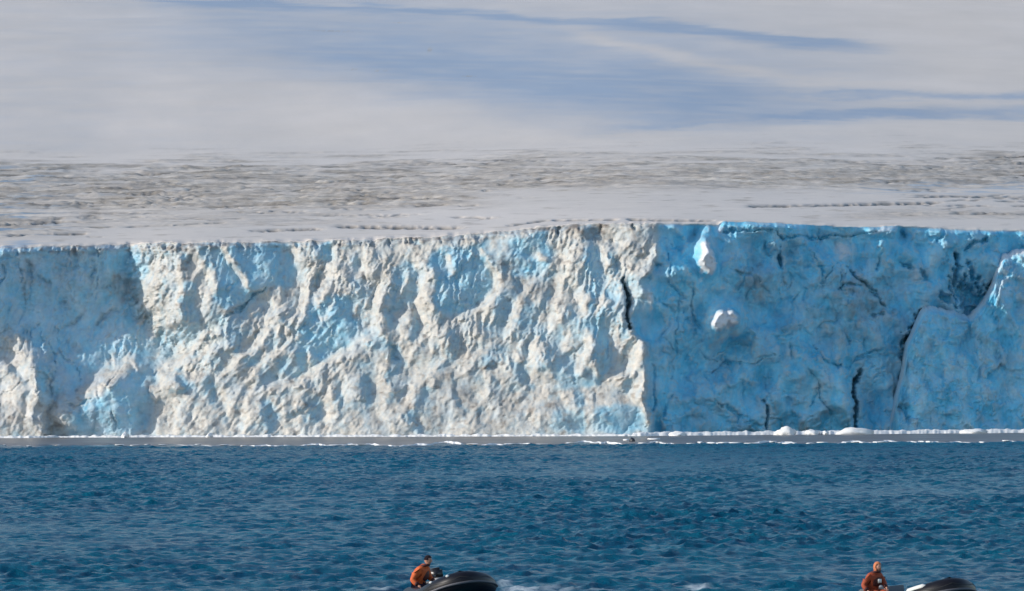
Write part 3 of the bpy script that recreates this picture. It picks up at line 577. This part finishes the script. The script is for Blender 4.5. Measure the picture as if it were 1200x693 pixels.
# metres of height so that shaded parts tip away from the sun
Xm = PX.mean(0); dxs = np.gradient(PX, axis=1)
tilt = -.075 * (sh - blur(sh, 60)) * sm(176, 150, pxv)
und = np.cumsum(tilt * dxs, axis=1); und -= blur(und, 70) * .6
und = blur(und, 2.0)
und -= und.mean(axis=1, keepdims=True)
PZ = base_z + hz + np.clip(und, -3, 3)
PZ[0] = lz - .05
dirt = np.clip(rough * (.75 + .6 * fbm(pxu / 120, pxv / 1.9, 6, 150, gain=.62)) + crev * .75 + .5 * sm(.2, .6, fbm(pxu / 40, pxv / 2.2, 4, 152)) * sm(180, 200, pxv), 0, 1)
blu = np.clip(.55 * sm(110, 10, pxu) * sm(180, 200, pxv) * sm(.0, .5, fbm(PX / 7, PY / 12, 3, 154)) + .4 * sm(960, 1060, pxu) * sm(214, 218, pxv) * sm(232, 226, pxv) * sm(-.1, .4, fbm(PX / 6, PY / 9, 3, 156)), 0, 1)
spots = np.zeros_like(PX)
for a, b, rx, ry in [(395, 39, 26, 1.1), (505, 58, 3, 2.2), (550, 92, 9, 1.1), (415, 87, 8, .8), (447, 88, 7, .7), (470, 27, 6, .8)]:
    spots = np.maximum(spots, np.exp(-(((pxu - a) / rx) ** 2 + ((pxv - b) / ry) ** 2) ** 1.5) * sm(-.3, .1, pn(pxu / 3, pxv / 1.5, 160)))
dirt = np.maximum(dirt, spots * .6)
me = grid_mesh('ice_cap', PX, PY, PZ, {'shade_tint': sh * 1.0, 'dirt': dirt, 'blue': blu, 'crev': crev * .9})  # shade map doubles as a colour tint
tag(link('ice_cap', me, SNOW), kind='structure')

# ------------------------------------------------------------------ sea
wc = np.concatenate([np.linspace(-4, -.18, 14), np.linspace(-.165, .165, 480), np.linspace(.18, 4, 14)])
wr = [86.0]
while wr[-1] < 455: wr.append(wr[-1] + max(.10, .145 + (wr[-1] - 110) * .0013))
wr = np.array(wr); WU, WD = np.meshgrid(wc, wr)
SX = WU * WD; SY = WD.copy()
hgt = np.zeros_like(SX); dxx = np.zeros_like(SX); dyy = np.zeros_like(SX)
rs = np.random.default_rng(5)
for k in range(52):
    lamb = .42 * (5.0 / .42) ** (k / 51.0) * rs.uniform(.9, 1.1)
    th = R(-62) + rs.normal() * R(38); kx, ky = math.cos(th), math.sin(th); kk = 2 * math.pi / lamb
    amp = .0085 * lamb ** .85 * (1.45 if lamb < 1.5 else .8 if lamb < 2.6 else .34); ph = rs.uniform(0, 6.28)
    a_ = kk * (kx * SX + ky * SY) + ph
    hgt += amp * np.sin(a_); dxx += amp * .95 * kx * np.cos(a_); dyy += amp * .95 * ky * np.cos(a_)
gust = 1 + .8 * fbm(SX / 26, SY / 42, 4, 170) + .25 * fbm(SX / 6, SY / 9, 3, 171)
calm = 1 - .93 * sm(375, 388, SY)
inn = (np.abs(WU) < .17).astype(float)
hgt *= gust * calm * np.clip(inn + .0, 0, 1); dxx *= gust * calm * inn; dyy *= gust * calm * inn
foam = sm(.30, .42, hgt) * .5 * sm(.05, .4, fbm(SX / 9, SY / 12, 3, 175))
# churned water round the two boats: (x px, y px, rx, ry, strength)
spx, spy = 600 + F * SX / SY, HOR + F * (H - hgt) / SY
def churn(X0, Y0, rx, ry, st, sd):
    r = np.sqrt(((SX - X0) / rx) ** 2 + ((SY - Y0) / ry) ** 2)
    return st * (1 - sm(.2, 1.2, r)) * sm(-.25, .35, fbm(SX / .45, SY / 1.1, 4, sd) + .35 * (1 - r))
def at(px, py, z=0.0):
    d = F * (H - z) / (py + ROLL * (px - 600) - HOR); return (px - 600) / F * d, d
for px_, py_, rx, ry, st, sd in [(612, 692, .85, 3.0, .8, 180), (592, 684, .35, 1.6, .7, 181), (440, 692, .5, 1.5, .6, 182), (478, 697, .5, 1.6, .7, 186), (817, 690, .55, 2.5, .7, 183), (1150, 696, .5, 2, .7, 184),
                                 (1005, 698, .6, 2.5, .8, 185), (650, 690, .9, 2.0, .5, 187), (700, 691, .7, 2, .35, 188), (298 + 600, 550, .6, 2.5, .45, 189), (748, 568, .5, 3, .45, 190), (77, 558, .4, 3, .5, 191)]:
    x_, y_ = at(px_, py_); foam = np.maximum(foam, churn(x_, y_, rx, ry, st, sd))
hgt += .05 * foam * (1 + fbm(SX / .3, SY / .6, 3, 192))
me = grid_mesh('sea', SX + dxx, SY + dyy, hgt, {'foam': np.clip(foam, 0, 1)})
tag(link('sea', me, WATER), kind='structure')
gx, gy = np.meshgrid(np.linspace(-6000, 6000, 13), np.linspace(-4000, 6000, 11))
me = grid_mesh('open_sea', gx, gy, gx * 0 - .9, {'foam': gx * 0}); tag(link('open_sea', me, WATER), kind='structure')

# ------------------------------------------------------------------ grey band of slush ice and the white ice foot
su = np.concatenate([np.linspace(-.42, -.172, 30), np.linspace(-.17, .17, 500), np.linspace(.172, .42, 30)]); sf = np.linspace(0, 1, 26)
SU_, SF_ = np.meshgrid(su, sf)
nearD = 386 + 15 * fbm(su * 90, su * 0, 6, 200, gain=.6) + np.interp(su, [-.17, -.125, -.09, -.06, .17], [14, 10, 4, 0, 0])
farD = np.full_like(su, 452)
SDp = nearD[None, :] * (1 - SF_) + farD[None, :] * SF_
me = grid_mesh('slush_ice', SU_ * SDp, SDp, .10 + .02 * fbm(SU_ * SDp / 3, SDp / 3, 4, 201) - .12 * (1 - sm(0, .03, SF_)))
tag(link('slush_ice', me, SLUSH), kind='structure')

# thin broken rind of ice pushed up along the seaward edge
rt_ = np.linspace(0, 1, 8); RU, RT = np.meshgrid(np.linspace(-.135, .135, 1400), rt_)
rD = np.interp(RU, su, nearD) - 1.0 + 1.6 * RT; rpx = 600 + F * RU
rh = np.clip(.5 + 1.2 * fbm(rpx / 26, RT * 0, 5, 205), 0, 1) * (.25 + .75 * sm(140, 420, rpx)) * (1 - .55 * sm(1010, 1060, rpx))
me = grid_mesh('ice_rind', RU * rD, rD, -.05 + .24 * rh * np.sin(np.pi * RT) ** .6); tag(link('ice_rind', me, WHITE), kind='structure')
fu = np.concatenate([np.linspace(-1300, -65, 120), np.linspace(-60, 1300, 1300), np.linspace(1310, 2500, 120)])
ofoot = macro(fu, fu * 0 + BASEV)
# on the right the foot lies further out than the wall, beyond its shade
ofront = np.where(fu < 757, ofoot + 1.6, np.maximum(ofoot + 1.5, 6.8 - .225 * (np.minimum(fu, 1500) - 757) / 11.0 + .6))
ofront = blur(ofront[None, :].repeat(3, 0), 12)[1]
lump = .30 + .10 * fbm(fu / 14, fu * 0, 5, 210) * 2 + np.where(fu > 740, .12, -.06)
lump = np.maximum(lump, .1)
tt = np.linspace(0, 1, 14); FU, FT = np.meshgrid(fu, tt)
prof = np.sin(np.pi * np.clip(FT * 1.0, 0, 1) ** .6) ** .7
FYd = DC - ofront[None, :] - .5 + FT * (1.8 + np.where(FU > 757, 1.6, 0)) + .25 * fbm(FU / 7, FT * 3, 3, 212)
FZ = .06 + prof * lump[None, :] + .09 * fbm(FU / 8, FT * 2, 4, 213) * prof
me = grid_mesh('ice_foot', (FU - 600) * FYd / F, FYd, FZ); tag(link('ice_foot', me, WHITE), kind='structure')

# ------------------------------------------------------------------ ice blocks and floes
def rock_mesh(name, sx, sy, sz, seed, sub=3, flat=0):
    bm = bmesh.new(); bmesh.ops.create_icosphere(bm, subdivisions=sub, radius=1)
    rr = random.Random(seed); ox = rr.uniform(0, 50)
    P = np.array([v.co[:] for v in bm.verts])
    n = fbm(P[:, 0] * 1.5 + ox, P[:, 1] * 1.5 + P[:, 2] * 1.3, 3, seed % 60)
    for v, k in zip(bm.verts, n):
        c = v.co * (1 + .55 * k); c.z = max(c.z, -.35)
        if c.z > flat > 0: c.z = flat + (c.z - flat) * .25
        v.co = (c.x * sx, c.y * sy, c.z * sz)
    me = bpy.data.meshes.new(name); bm.to_mesh(me); bm.free(); return me
def front_D(u): return DC - float(np.interp(u, fu, ofront)) - .8
blocks = [(920, 11, .85, 'largest rounded white ice block on the ice foot below the shaded blue wall'),
          (951, 9, .5, 'low white ice block just right of the largest one on the ice foot'),
          (966, 4, .42, 'small white ice block between two low mounds on the ice foot'),
          (1000, 20, .62, 'long low white ice mound below the dark vertical crack in the blue wall'),
          (1140, 16, .42, 'long white ice mound at the foot of the pointed ice buttress'),
          (146, 4, .5, 'small white ice block at the cliff foot near the left end'),
          (245, 4, .45, 'small white ice block at the foot of the sunlit cliff'),
          (793, 10, .42, 'low white ice mound at the foot of the corner where shade begins')]
for k, (u_, wpx, hz_, lab) in enumerate(blocks):
    d_ = front_D(u_) - 1.0; me = rock_mesh('ice_block', wpx / 11.0, .9, hz_, 300 + k)
    o = link('ice_block', me, WHITE); o.location = ((u_ - 600) / F * d_, d_, .12); tag(o, lab, 'ice block')
# thin white floes drifting along the seaward edge of the slush
fl = [(5, 1), (34, 3), (68, 2.5), (140, 5), (158, 5), (172, 3), (190, 4), (232, 3), (262, 4), (285, 3), (310, 6), (335, 4), (362, 6), (392, 5), (420, 9), (445, 7), (478, 5), (520, 8), (556, 6), (598, 7), (634, 6), (668, 7), (700, 6), (722, 4),
      (752, 4), (764, 3), (772, 4), (808, 4), (820, 3), (836, 3), (846, 5), (862, 6), (880, 6), (905, 4), (925, 5), (948, 4), (962, 5), (990, 3), (1005, 7), (1030, 6), (1040, 4), (1079, 2), (1087, 2), (1150, 3), (1178, 3)]
fms = [rock_mesh('ice_floe', 1, .8, .28, 400 + k, 2, .3) for k in range(6)]
for me in fms: me.materials.append(WHITE); me.polygons.foreach_set('use_smooth', [True] * len(me.polygons))
for k, (u_, hw) in enumerate(fl):
    d_ = float(np.interp((u_ - 600) / F, su, nearD)) - .3 - random.random() * 1.5
    o = bpy.data.objects.new('ice_floe', fms[k % 6]); C.objects.link(o); o.location = ((u_ - 600) / F * d_, d_, .05)
    o.scale = (hw / 12.4 * random.uniform(1.1, 1.8), random.uniform(.6, 1.4), random.uniform(.3, .55) * (1.1 if u_ > 740 else .7)); o.rotation_euler = (0, 0, random.uniform(-.2, .2))
    tag(o, 'small flat white ice floe along the seaward edge of the grey slush band', 'ice floe', 'floes along the edge of the slush band')
for u_, dd, hw, lab in [(766, 405, 7, 'pale wide floe lying within the grey slush just right of the dark lump'), (733, 400, 4, 'small pale floe within the grey slush just left of the dark lump')]:
    o = link('ice_floe', rock_mesh('ice_floe', hw / 12, 1.2, .22, 500 + hw, 2, .3), WHITE); o.location = ((u_ - 600) / F * dd, dd, .12); tag(o, lab, 'ice floe')
o = link('ice_lump', rock_mesh('ice_lump', .26, .3, .34, 77, 2), DARK); o.location = ((740 - 600) / F * 392, 392, .14)
tag(o, 'tiny dark lump at the edge of the grey slush band below the cliff corner', 'ice lump')

# ------------------------------------------------------------------ inflatable boats and their drivers
RUB = simple('black_rubber', (.010, .009, .013), .42, .3, 3, .2)
RUBG = simple('grey_rubber', (.10, .10, .115), .5, .4, 3, .15)
PATCH = simple('white_fitting', (.75, .74, .70), .5, .3)
ENG = simple('engine_cowl', (.02, .02, .024), .3, .5)
METAL = simple('bare_metal', (.45, .45, .46), .35, .5)
ROPE = simple('grab_rope', (.05, .05, .05), .8, .2)
HULLM = simple('hull_fabric', (.02, .02, .028), .5, .35)
FLOORM = simple('floor_plate', (.16, .17, .18), .5, .4)

def tube_mesh(name, pts, rad, seg=18, caps=True):
    bm = bmesh.new(); rings = []
    n = len(pts); pts = [Vector(p) for p in pts]
    for i, p in enumerate(pts):
        tg = (pts[min(i + 1, n - 1)] - pts[max(i - 1, 0)]).normalized(); r = rad[i] if hasattr(rad, '__len__') else rad
        up = Vector((0, 0, 1)); s_ = tg.cross(up)
        if s_.length < 1e-3: s_ = Vector((1, 0, 0))
        s_.normalize(); u_ = s_.cross(tg)
        rings.append([bm.verts.new(p + (s_ * math.cos(a) + u_ * math.sin(a)) * r) for a in [2 * math.pi * k / seg for k in range(seg)]])
    for a, b in zip(rings[:-1], rings[1:]):
        for k in range(seg): bm.faces.new((a[k], a[(k + 1) % seg], b[(k + 1) % seg], b[k]))
    if caps: bm.faces.new(rings[0][::-1]); bm.faces.new(rings[-1])
    bmesh.ops.recalc_face_normals(bm, faces=bm.faces)
    me = bpy.data.meshes.new(name); bm.to_mesh(me); bm.free(); return me
def box_mesh(name, x0, x1, y0, y1, z0, z1, bev=.02):
    bm = bmesh.new(); bmesh.ops.create_cube(bm, size=1)
    for v in bm.verts: v.co = (x0 + (v.co.x + .5) * (x1 - x0), y0 + (v.co.y + .5) * (y1 - y0), z0 + (v.co.z + .5) * (z1 - z0))
    if bev: bmesh.ops.bevel(bm, geom=bm.edges[:], offset=bev, segments=2, affect='EDGES')
    me = bpy.data.meshes.new(name); bm.to_mesh(me); bm.free(); return me
def smooth_path(cps, n):
    cps = [Vector(c) for c in cps]; out = []; m = len(cps) - 1
    for i in range(n):
        t = i / (n - 1) * m; k = min(int(t), m - 1); f = t - k
        p0, p1, p2, p3 = cps[max(k - 1, 0)], cps[k], cps[k + 1], cps[min(k + 2, m)]
        out.append(.5 * ((2 * p1) + (p2 - p0) * f + (2 * p0 - 5 * p1 + 4 * p2 - p3) * f * f + (3 * p1 - p0 - 3 * p2 + p3) * f ** 3))
    return out

def make_boat(label, loc, heading, pitch, marks, stripe=None):
    # boat axis: bow towards +X, port side +Y, z = 0 at the water
    root = empty('inflatable_boat', loc); root.rotation_mode = 'ZYX'
    root.rotation_euler = (0, -pitch, heading)
    tag(root, label, 'boat')
    rt = .27
    cps = [(-2.75, .90, .36), (-2.1, .90, .36), (-1.0, .92, .36), (.4, .92, .38), (1.3, .86, .46), (1.95, .66, .60), (2.35, .32, .72), (2.48, 0, .76),
           (2.35, -.32, .72), (1.95, -.66, .60), (1.3, -.86, .46), (.4, -.92, .38), (-1.0, -.92, .36), (-2.1, -.90, .36), (-2.75, -.90, .36)]
    P = smooth_path(cps, 90); rad = [rt * min(1, .25 + .75 * min(i, 89 - i) / 8.0) for i in range(90)]
    tb = link('buoyancy_tube', tube_mesh('buoyancy_tube', P, rad, 22), RUB, root)
    # rubbing strake round the outside of the tube
    def off(p, i, k, dz):
        q = P[min(i + 1, 89)] - P[max(i - 1, 0)]; s_ = Vector((q.y, -q.x, 0)).normalized()
        if s_.dot(Vector((p.x - (-.5), p.y, 0))) < 0: s_ = -s_
        return p + s_ * k + Vector((0, 0, dz))
    link('rubbing_strake', tube_mesh('rubbing_strake', [off(P[i], i, rt + .005, -.03) for i in range(9, 81)], .035, 8), RUBG, root)
    # sagging lifeline fixed to patches along the top of the tube
    rp = []
    for i in range(12, 78):
        ph = ((i - 12) % 11) / 11.0; rp.append(off(P[i], i, rt * .86 + .02 * math.sin(math.pi * ph), rt * .55 - .07 * math.sin(math.pi * ph)))
    link('lifeline', tube_mesh('lifeline', rp, .011, 6), ROPE, root)
    for i in marks:
        p = off(P[i], i, rt * .55, rt * .86); bm = bmesh.new(); bmesh.ops.create_uvsphere(bm, u_segments=12, v_segments=8, radius=1)
        for v in bm.verts: v.co = (v.co.x * .055, v.co.y * .055, v.co.z * .04)
        me = bpy.data.meshes.new('fitting'); bm.to_mesh(me); bm.free(); f = link('fitting', me, PATCH, root); f.location = p
    if stripe:
        link('white_stripe', tube_mesh('white_stripe', [off(P[i], i, rt * .45, rt * .80) for i in range(*stripe)], [.02] + [.075] * (stripe[1] - stripe[0] - 2) + [.02], 10), PATCH, root)
    # keeled bottom between the tubes
    xs = [-2.35, -1.5, -.4, .7, 1.5, 2.05, 2.4]; hw = [.80, .84, .86, .84, .70, .42, .10]; zk = [-.14, -.16, -.17, -.14, -.02, .25, .60]; zs = [.16, .16, .16, .18, .26, .45, .66]
    bm = bmesh.new(); rw = []
    for x, h_, a, b in zip(xs, hw, zk, zs): rw.append([bm.verts.new((x, yy * h_, a + (b - a) * abs(yy) ** 1.2)) for yy in (-1, -.66, -.33, 0, .33, .66, 1)])
    for a, b in zip(rw[:-1], rw[1:]):
        for k in range(6): bm.faces.new((a[k], b[k], b[k + 1], a[k + 1]))
    bm.normal_update(); me = bpy.data.meshes.new('hull_bottom'); bm.to_mesh(me); bm.free(); link('hull_bottom', me, HULLM, root)
    link('floor_board', box_mesh('floor_board', -2.3, 1.5, -.62, .62, .13, .17), FLOORM, root)
    # bow dodger stretched over the front of the tubes
    bm = bmesh.new(); A = []
    for j, k in enumerate(range(24, 45)):
        l_, r_ = P[k], P[89 - k]
        A.append([bm.verts.new(l_.lerp(r_, t) + Vector((0, 0, rt * .93 + .05 * math.sin(math.pi * t)))) for t in (0, .2, .4, .6, .8, 1)])
    for a, b in zip(A[:-1], A[1:]):
        for k in range(5): bm.faces.new((a[k], a[k + 1], b[k + 1], b[k]))
    bmesh.ops.recalc_face_normals(bm, faces=bm.faces)
    me = bpy.data.meshes.new('bow_cover'); bm.to_mesh(me); bm.free(); cv = link('bow_cover', me, RUB, root)
    md = cv.modifiers.new('thick', 'SOLIDIFY'); md.thickness = .012
    link('transom', box_mesh('transom', -2.4, -2.34, -.66, .66, .05, .68), FLOORM, root)
    eng = link('outboard_motor', box_mesh('outboard_motor', -2.80, -2.42, -.19, .19, .66, 1.02, .07), ENG, root)
    link('motor_leg', box_mesh('motor_leg', -2.66, -2.52, -.06, .06, -.45, .74, .02), ENG, eng)
    link('motor_bracket', box_mesh('motor_bracket', -2.50, -2.40, -.12, .12, .45, .74, .02), METAL, eng)
    link('tiller', tube_mesh('tiller', [(-2.45, 0, .86), (-2.1, -.10, .82), (-1.85, -.22, .80)], .022, 10), ENG, eng)
    return root

SKIN = simple('skin', (.55, .28, .20), .5, .4)
HAIR = simple('dark_knit_cap', (.02, .015, .02), .9, .1)
VEST = simple('shaded_life_vest', (.07, .02, .02), .6, .3, 12, .3, .5, .02)  # dark tone stands in for the shaded front of the figure
BOOT = simple('rubber_boot', (.02, .02, .02), .5, .3)

def skin_mesh(name, verts, edges, radii, sub=2):
    me = bpy.data.meshes.new(name); me.from_pydata(verts, edges, [])
    o = bpy.data.objects.new(name, me); C.objects.link(o)
    s_ = o.modifiers.new('skin', 'SKIN'); s_.use_smooth_shade = True
    for i, r in enumerate(radii): me.skin_vertices[0].data[i].radius = (r if isinstance(r, tuple) else (r, r))
    me.skin_vertices[0].data[0].use_root = True
    o.modifiers.new('sub', 'SUBSURF').levels = sub; o.modifiers['sub'].render_levels = sub
    dg = bpy.context.evaluated_depsgraph_get(); dg.update(); ev = o.evaluated_get(dg)
    m2 = bpy.data.meshes.new_from_object(ev); m2.name = name
    bpy.data.objects.remove(o); bpy.data.meshes.remove(me); return m2

def make_person(label, loc, rz, suit, trousers, headwear, hood, tag_patch=False, lean=.1, scale=1.0):
    """sits on the port tube, looking towards +X, one hand reaching to the tiller, the other on the knee; z = 0 is the seat"""
    root = empty('person', loc, rz); root.scale = (scale,) * 3; tag(root, label, 'person')
    V, E, Rr = [], [], []
    def add(p, r, par=None):
        V.append(p); Rr.append(r); i = len(V) - 1
        if par is not None: E.append((par, i))
        return i
    L = lean
    pel = add((0, 0, .12), (.19, .20)); sp = add((L * .4 - .03, 0, .30), (.19, .20), pel); ch = add((L * .9 - .02, 0, .48), (.19, .22), sp)
    nk = add((L * 1.25, 0, .62), (.12, .13), ch); add((L * 1.4, 0, .68), (.075, .08), nk)
    # arms: right (-y) back to the tiller, left on the knee
    sh = add((L * 1.0, -.19, .53), .10, ch); el = add((.02, -.31, .30), .085, sh); wr_ = add((.20, -.34, .17), .06, el)
    sh2 = add((L * 1.0, .19, .53), .10, ch); el2 = add((.22, .28, .34), .085, sh2); wr2 = add((.42, .15, .25), .052, el2)
    jacket = skin_mesh('body', V, E, Rr)
    body = link('body', jacket, suit, root)
    ring = [(L * 1.2 + .105 * math.cos(a), .11 * math.sin(a), .645 + .02 * math.cos(a)) for a in [2 * math.pi * k / 16 for k in range(17)]]
    link('collar', tube_mesh('collar', ring, .034, 8), VEST, root)
    for (ax, ay, az) in ((.18, -.335, .19), (.39, .165, .265)):
        link('cuff', tube_mesh('cuff', [(ax - .03, ay, az + .02), (ax + .02, ay, az - .005)], .058, 12), VEST, root)
    vest = skin_mesh('life_vest', [(L * .5 + .05, 0, .24), (L * .8 + .06, 0, .40), (L * 1.0 + .05, -.10, .54), (L * 1.0 + .05, .10, .54), (L * 1.15 - .09, -.09, .63), (L * 1.15 - .09, .09, .63)],
                     [(0, 1), (1, 2), (1, 3), (2, 4), (3, 5), (4, 5)], [(.16, .19), (.15, .18), (.085, .075), (.085, .075), (.05, .05), (.05, .05)])
    link('life_vest', vest, VEST, root)
    V, E, Rr = [], [], []
    p0 = add((0, 0, .10), (.165, .17))
    for s_, f in ((1, .48), (-1, .52)):
        hp = add((.08, .11 * s_, .08), .12, p0); kn = add((.46, .15 * s_, .12 if s_ > 0 else .10), .085, hp); an = add((f, .14 * s_, -.28), .06, kn)
    link('trousers', skin_mesh('trousers', V, E, Rr), trousers, root)
    for s_, f in ((1, .48), (-1, .52)):
        link('boot', skin_mesh('boot', [(f, .14 * s_, -.24), (f, .14 * s_, -.36), (f + .20, .15 * s_, -.38)], [(0, 1), (1, 2)], [.065, .062, .045]), BOOT, root)
    # head with face
    hx, hzv = L * 1.55 + .02, .785
    bm = bmesh.new(); bmesh.ops.create_uvsphere(bm, u_segments=28, v_segments=20, radius=1)
    for v in bm.verts:
        x, y, z = v.co; fr = max(0, x); jaw = max(0, -z)
        rx = .098 - .012 * jaw; ry = .078 - .022 * jaw
        px_, py_, pz_ = x * rx, y * ry, z * .118
        nose = math.exp(-((y / .16) ** 2 + ((z + .12) / .24) ** 2)) * (x > .5); px_ += .024 * nose
        eye = sum(math.exp(-(((y - e) / .16) ** 2 + ((z - .08) / .12) ** 2)) for e in (-.38, .38)) * (x > .4); px_ -= .012 * eye
        mouth = math.exp(-((y / .3) ** 2 + ((z + .5) / .07) ** 2)) * (x > .3); px_ -= .006 * mouth; px_ += .008 * math.exp(-((z + .85) / .15) ** 2) * fr
        v.co = (px_, py_, pz_)
    me = bpy.data.meshes.new('head'); bm.to_mesh(me); bm.free(); hd = link('head', me, SKIN, root); hd.location = (hx, 0, hzv)
    EYE = simple('eye', (.03, .02, .02), .3, .5)
    for s_ in (-1, 1):
        bm = bmesh.new(); bmesh.ops.create_uvsphere(bm, u_segments=8, v_segments=6, radius=.010); me = bpy.data.meshes.new('eye'); bm.to_mesh(me); bm.free()
        e = link('eye', me, EYE, hd); e.location = (.084, .029 * s_, .010)
        bm = bmesh.new(); bmesh.ops.create_uvsphere(bm, u_segments=8, v_segments=6, radius=1)
        for v in bm.verts: v.co = (v.co.x * .018, v.co.y * .008, v.co.z * .030)
        me = bpy.data.meshes.new('ear'); bm.to_mesh(me); bm.free(); e = link('ear', me, SKIN, hd); e.location = (-.004, .078 * s_, -.005)
    # cap or hood: shell over the skull that leaves the face free
    bm = bmesh.new(); bmesh.ops.create_uvsphere(bm, u_segments=28, v_segments=20, radius=1)
    kill = [v for v in bm.verts if (v.co.z < -.02 - .0 and not hood) or (hood and v.co.x > .42 and v.co.z < .55) or (v.co.x > .5 and v.co.z < .35)]
    bmesh.ops.delete(bm, geom=kill, context='VERTS')
    kx = 1.0 if not hood else 1.16
    for v in bm.verts: v.co = (v.co.x * .108 * kx - (.012 if hood else 0), v.co.y * .090 * kx, v.co.z * .128 * (1.0 if not hood else 1.12) + .006 - (.02 if hood and v.co.z < -.4 else 0))
    me = bpy.data.meshes.new('hood' if hood else 'knit_cap'); bm.to_mesh(me); bm.free(); hh = link('hood' if hood else 'knit_cap', me, headwear, root); hh.location = (hx, 0, hzv)
    md = hh.modifiers.new('thick', 'SOLIDIFY'); md.thickness = .014
    # hands: palm, four curled fingers of different length and a thumb
    for (wx, wy, wz), dr, side in (((.20, -.34, .17), Vector((.8, .0, -.5)).normalized(), -1), ((.42, .15, .25), Vector((.75, -.35, -.55)).normalized(), 1)):
        up = Vector((0, 0, 1)); sd_ = dr.cross(up).normalized(); nn = sd_.cross(dr).normalized()
        w0 = Vector((wx, wy, wz)); V = [w0, w0 + dr * .05, w0 + dr * .095]; E = [(0, 1), (1, 2)]; Rr = [(.026, .026), (.02, .038), (.018, .04)]
        hand = link('hand', skin_mesh('hand', [tuple(v) for v in V], E, Rr, 1), SKIN, root)
        for k, ln_ in enumerate((.070, .078, .073, .058)):
            b = w0 + dr * .10 + sd_ * (.030 - .020 * k) * side; q1 = b + dr * ln_ * .45 - nn * ln_ * .15; q2 = q1 + dr * ln_ * .18 - nn * ln_ * .33; q3 = q2 - dr * ln_ * .10 - nn * ln_ * .25
            link('finger', skin_mesh('finger', [tuple(b - dr * .015), tuple(q1), tuple(q2), tuple(q3)], [(0, 1), (1, 2), (2, 3)], [.010, .0095, .009, .008], 1), SKIN, hand)
        b = w0 + dr * .04 + sd_ * .034 * side; q1 = b + sd_ * .03 * side + dr * .025 - nn * .008; q2 = q1 + dr * .03 - nn * .015
        link('thumb', skin_mesh('thumb', [tuple(b), tuple(q1), tuple(q2)], [(0, 1), (1, 2)], [.013, .011, .0095], 1), SKIN, hand)
    if tag_patch:
        link('chest_panel', box_mesh('chest_panel', .195 + L * .8, .215 + L * .8, -.06, .07, .36, .47, .006), PATCH, root)
    return root

def seat_on(boat, local):
    bpy.context.view_layer.update(); return boat.matrix_world @ Vector(local)

x1, y1 = at(529, 710.5)
b1 = make_boat('black inflatable boat with white fittings, its driver in an orange jacket and dark cap', (x1, y1, .02), R(-81), R(8.5), [50, 57])
x2, y2 = at(1072, 719.5)
b2 = make_boat('black inflatable boat with a white stripe on its tube, its driver in a rust suit', (x2, y2, .0), R(-73), R(5), [], (54, 62))
ORG = simple('orange_jacket', (.62, .125, .035), .7, .3, 9, .2, .4, .02)
NAVY = simple('dark_trousers', (.02, .015, .03), .8, .2, 9, .2)
RED = simple('rust_suit', (.36, .07, .03), .7, .3, 9, .2, .4, .02)
ORH = simple('orange_hood', (.60, .20, .09), .7, .3)
p = seat_on(b1, (-1.55, -.76, .50))
make_person('person in an orange jacket and dark cap, sitting on the boat tube at the tiller', p, R(-25), ORG, NAVY, HAIR, False, lean=.20, scale=1.12)
p = seat_on(b2, (-1.55, -.66, .52))
make_person('person in a rust suit with orange hood and white chest panel, reaching towards the bow', p, R(-50), RED, RED, ORH, True, True, lean=.16, scale=1.02)
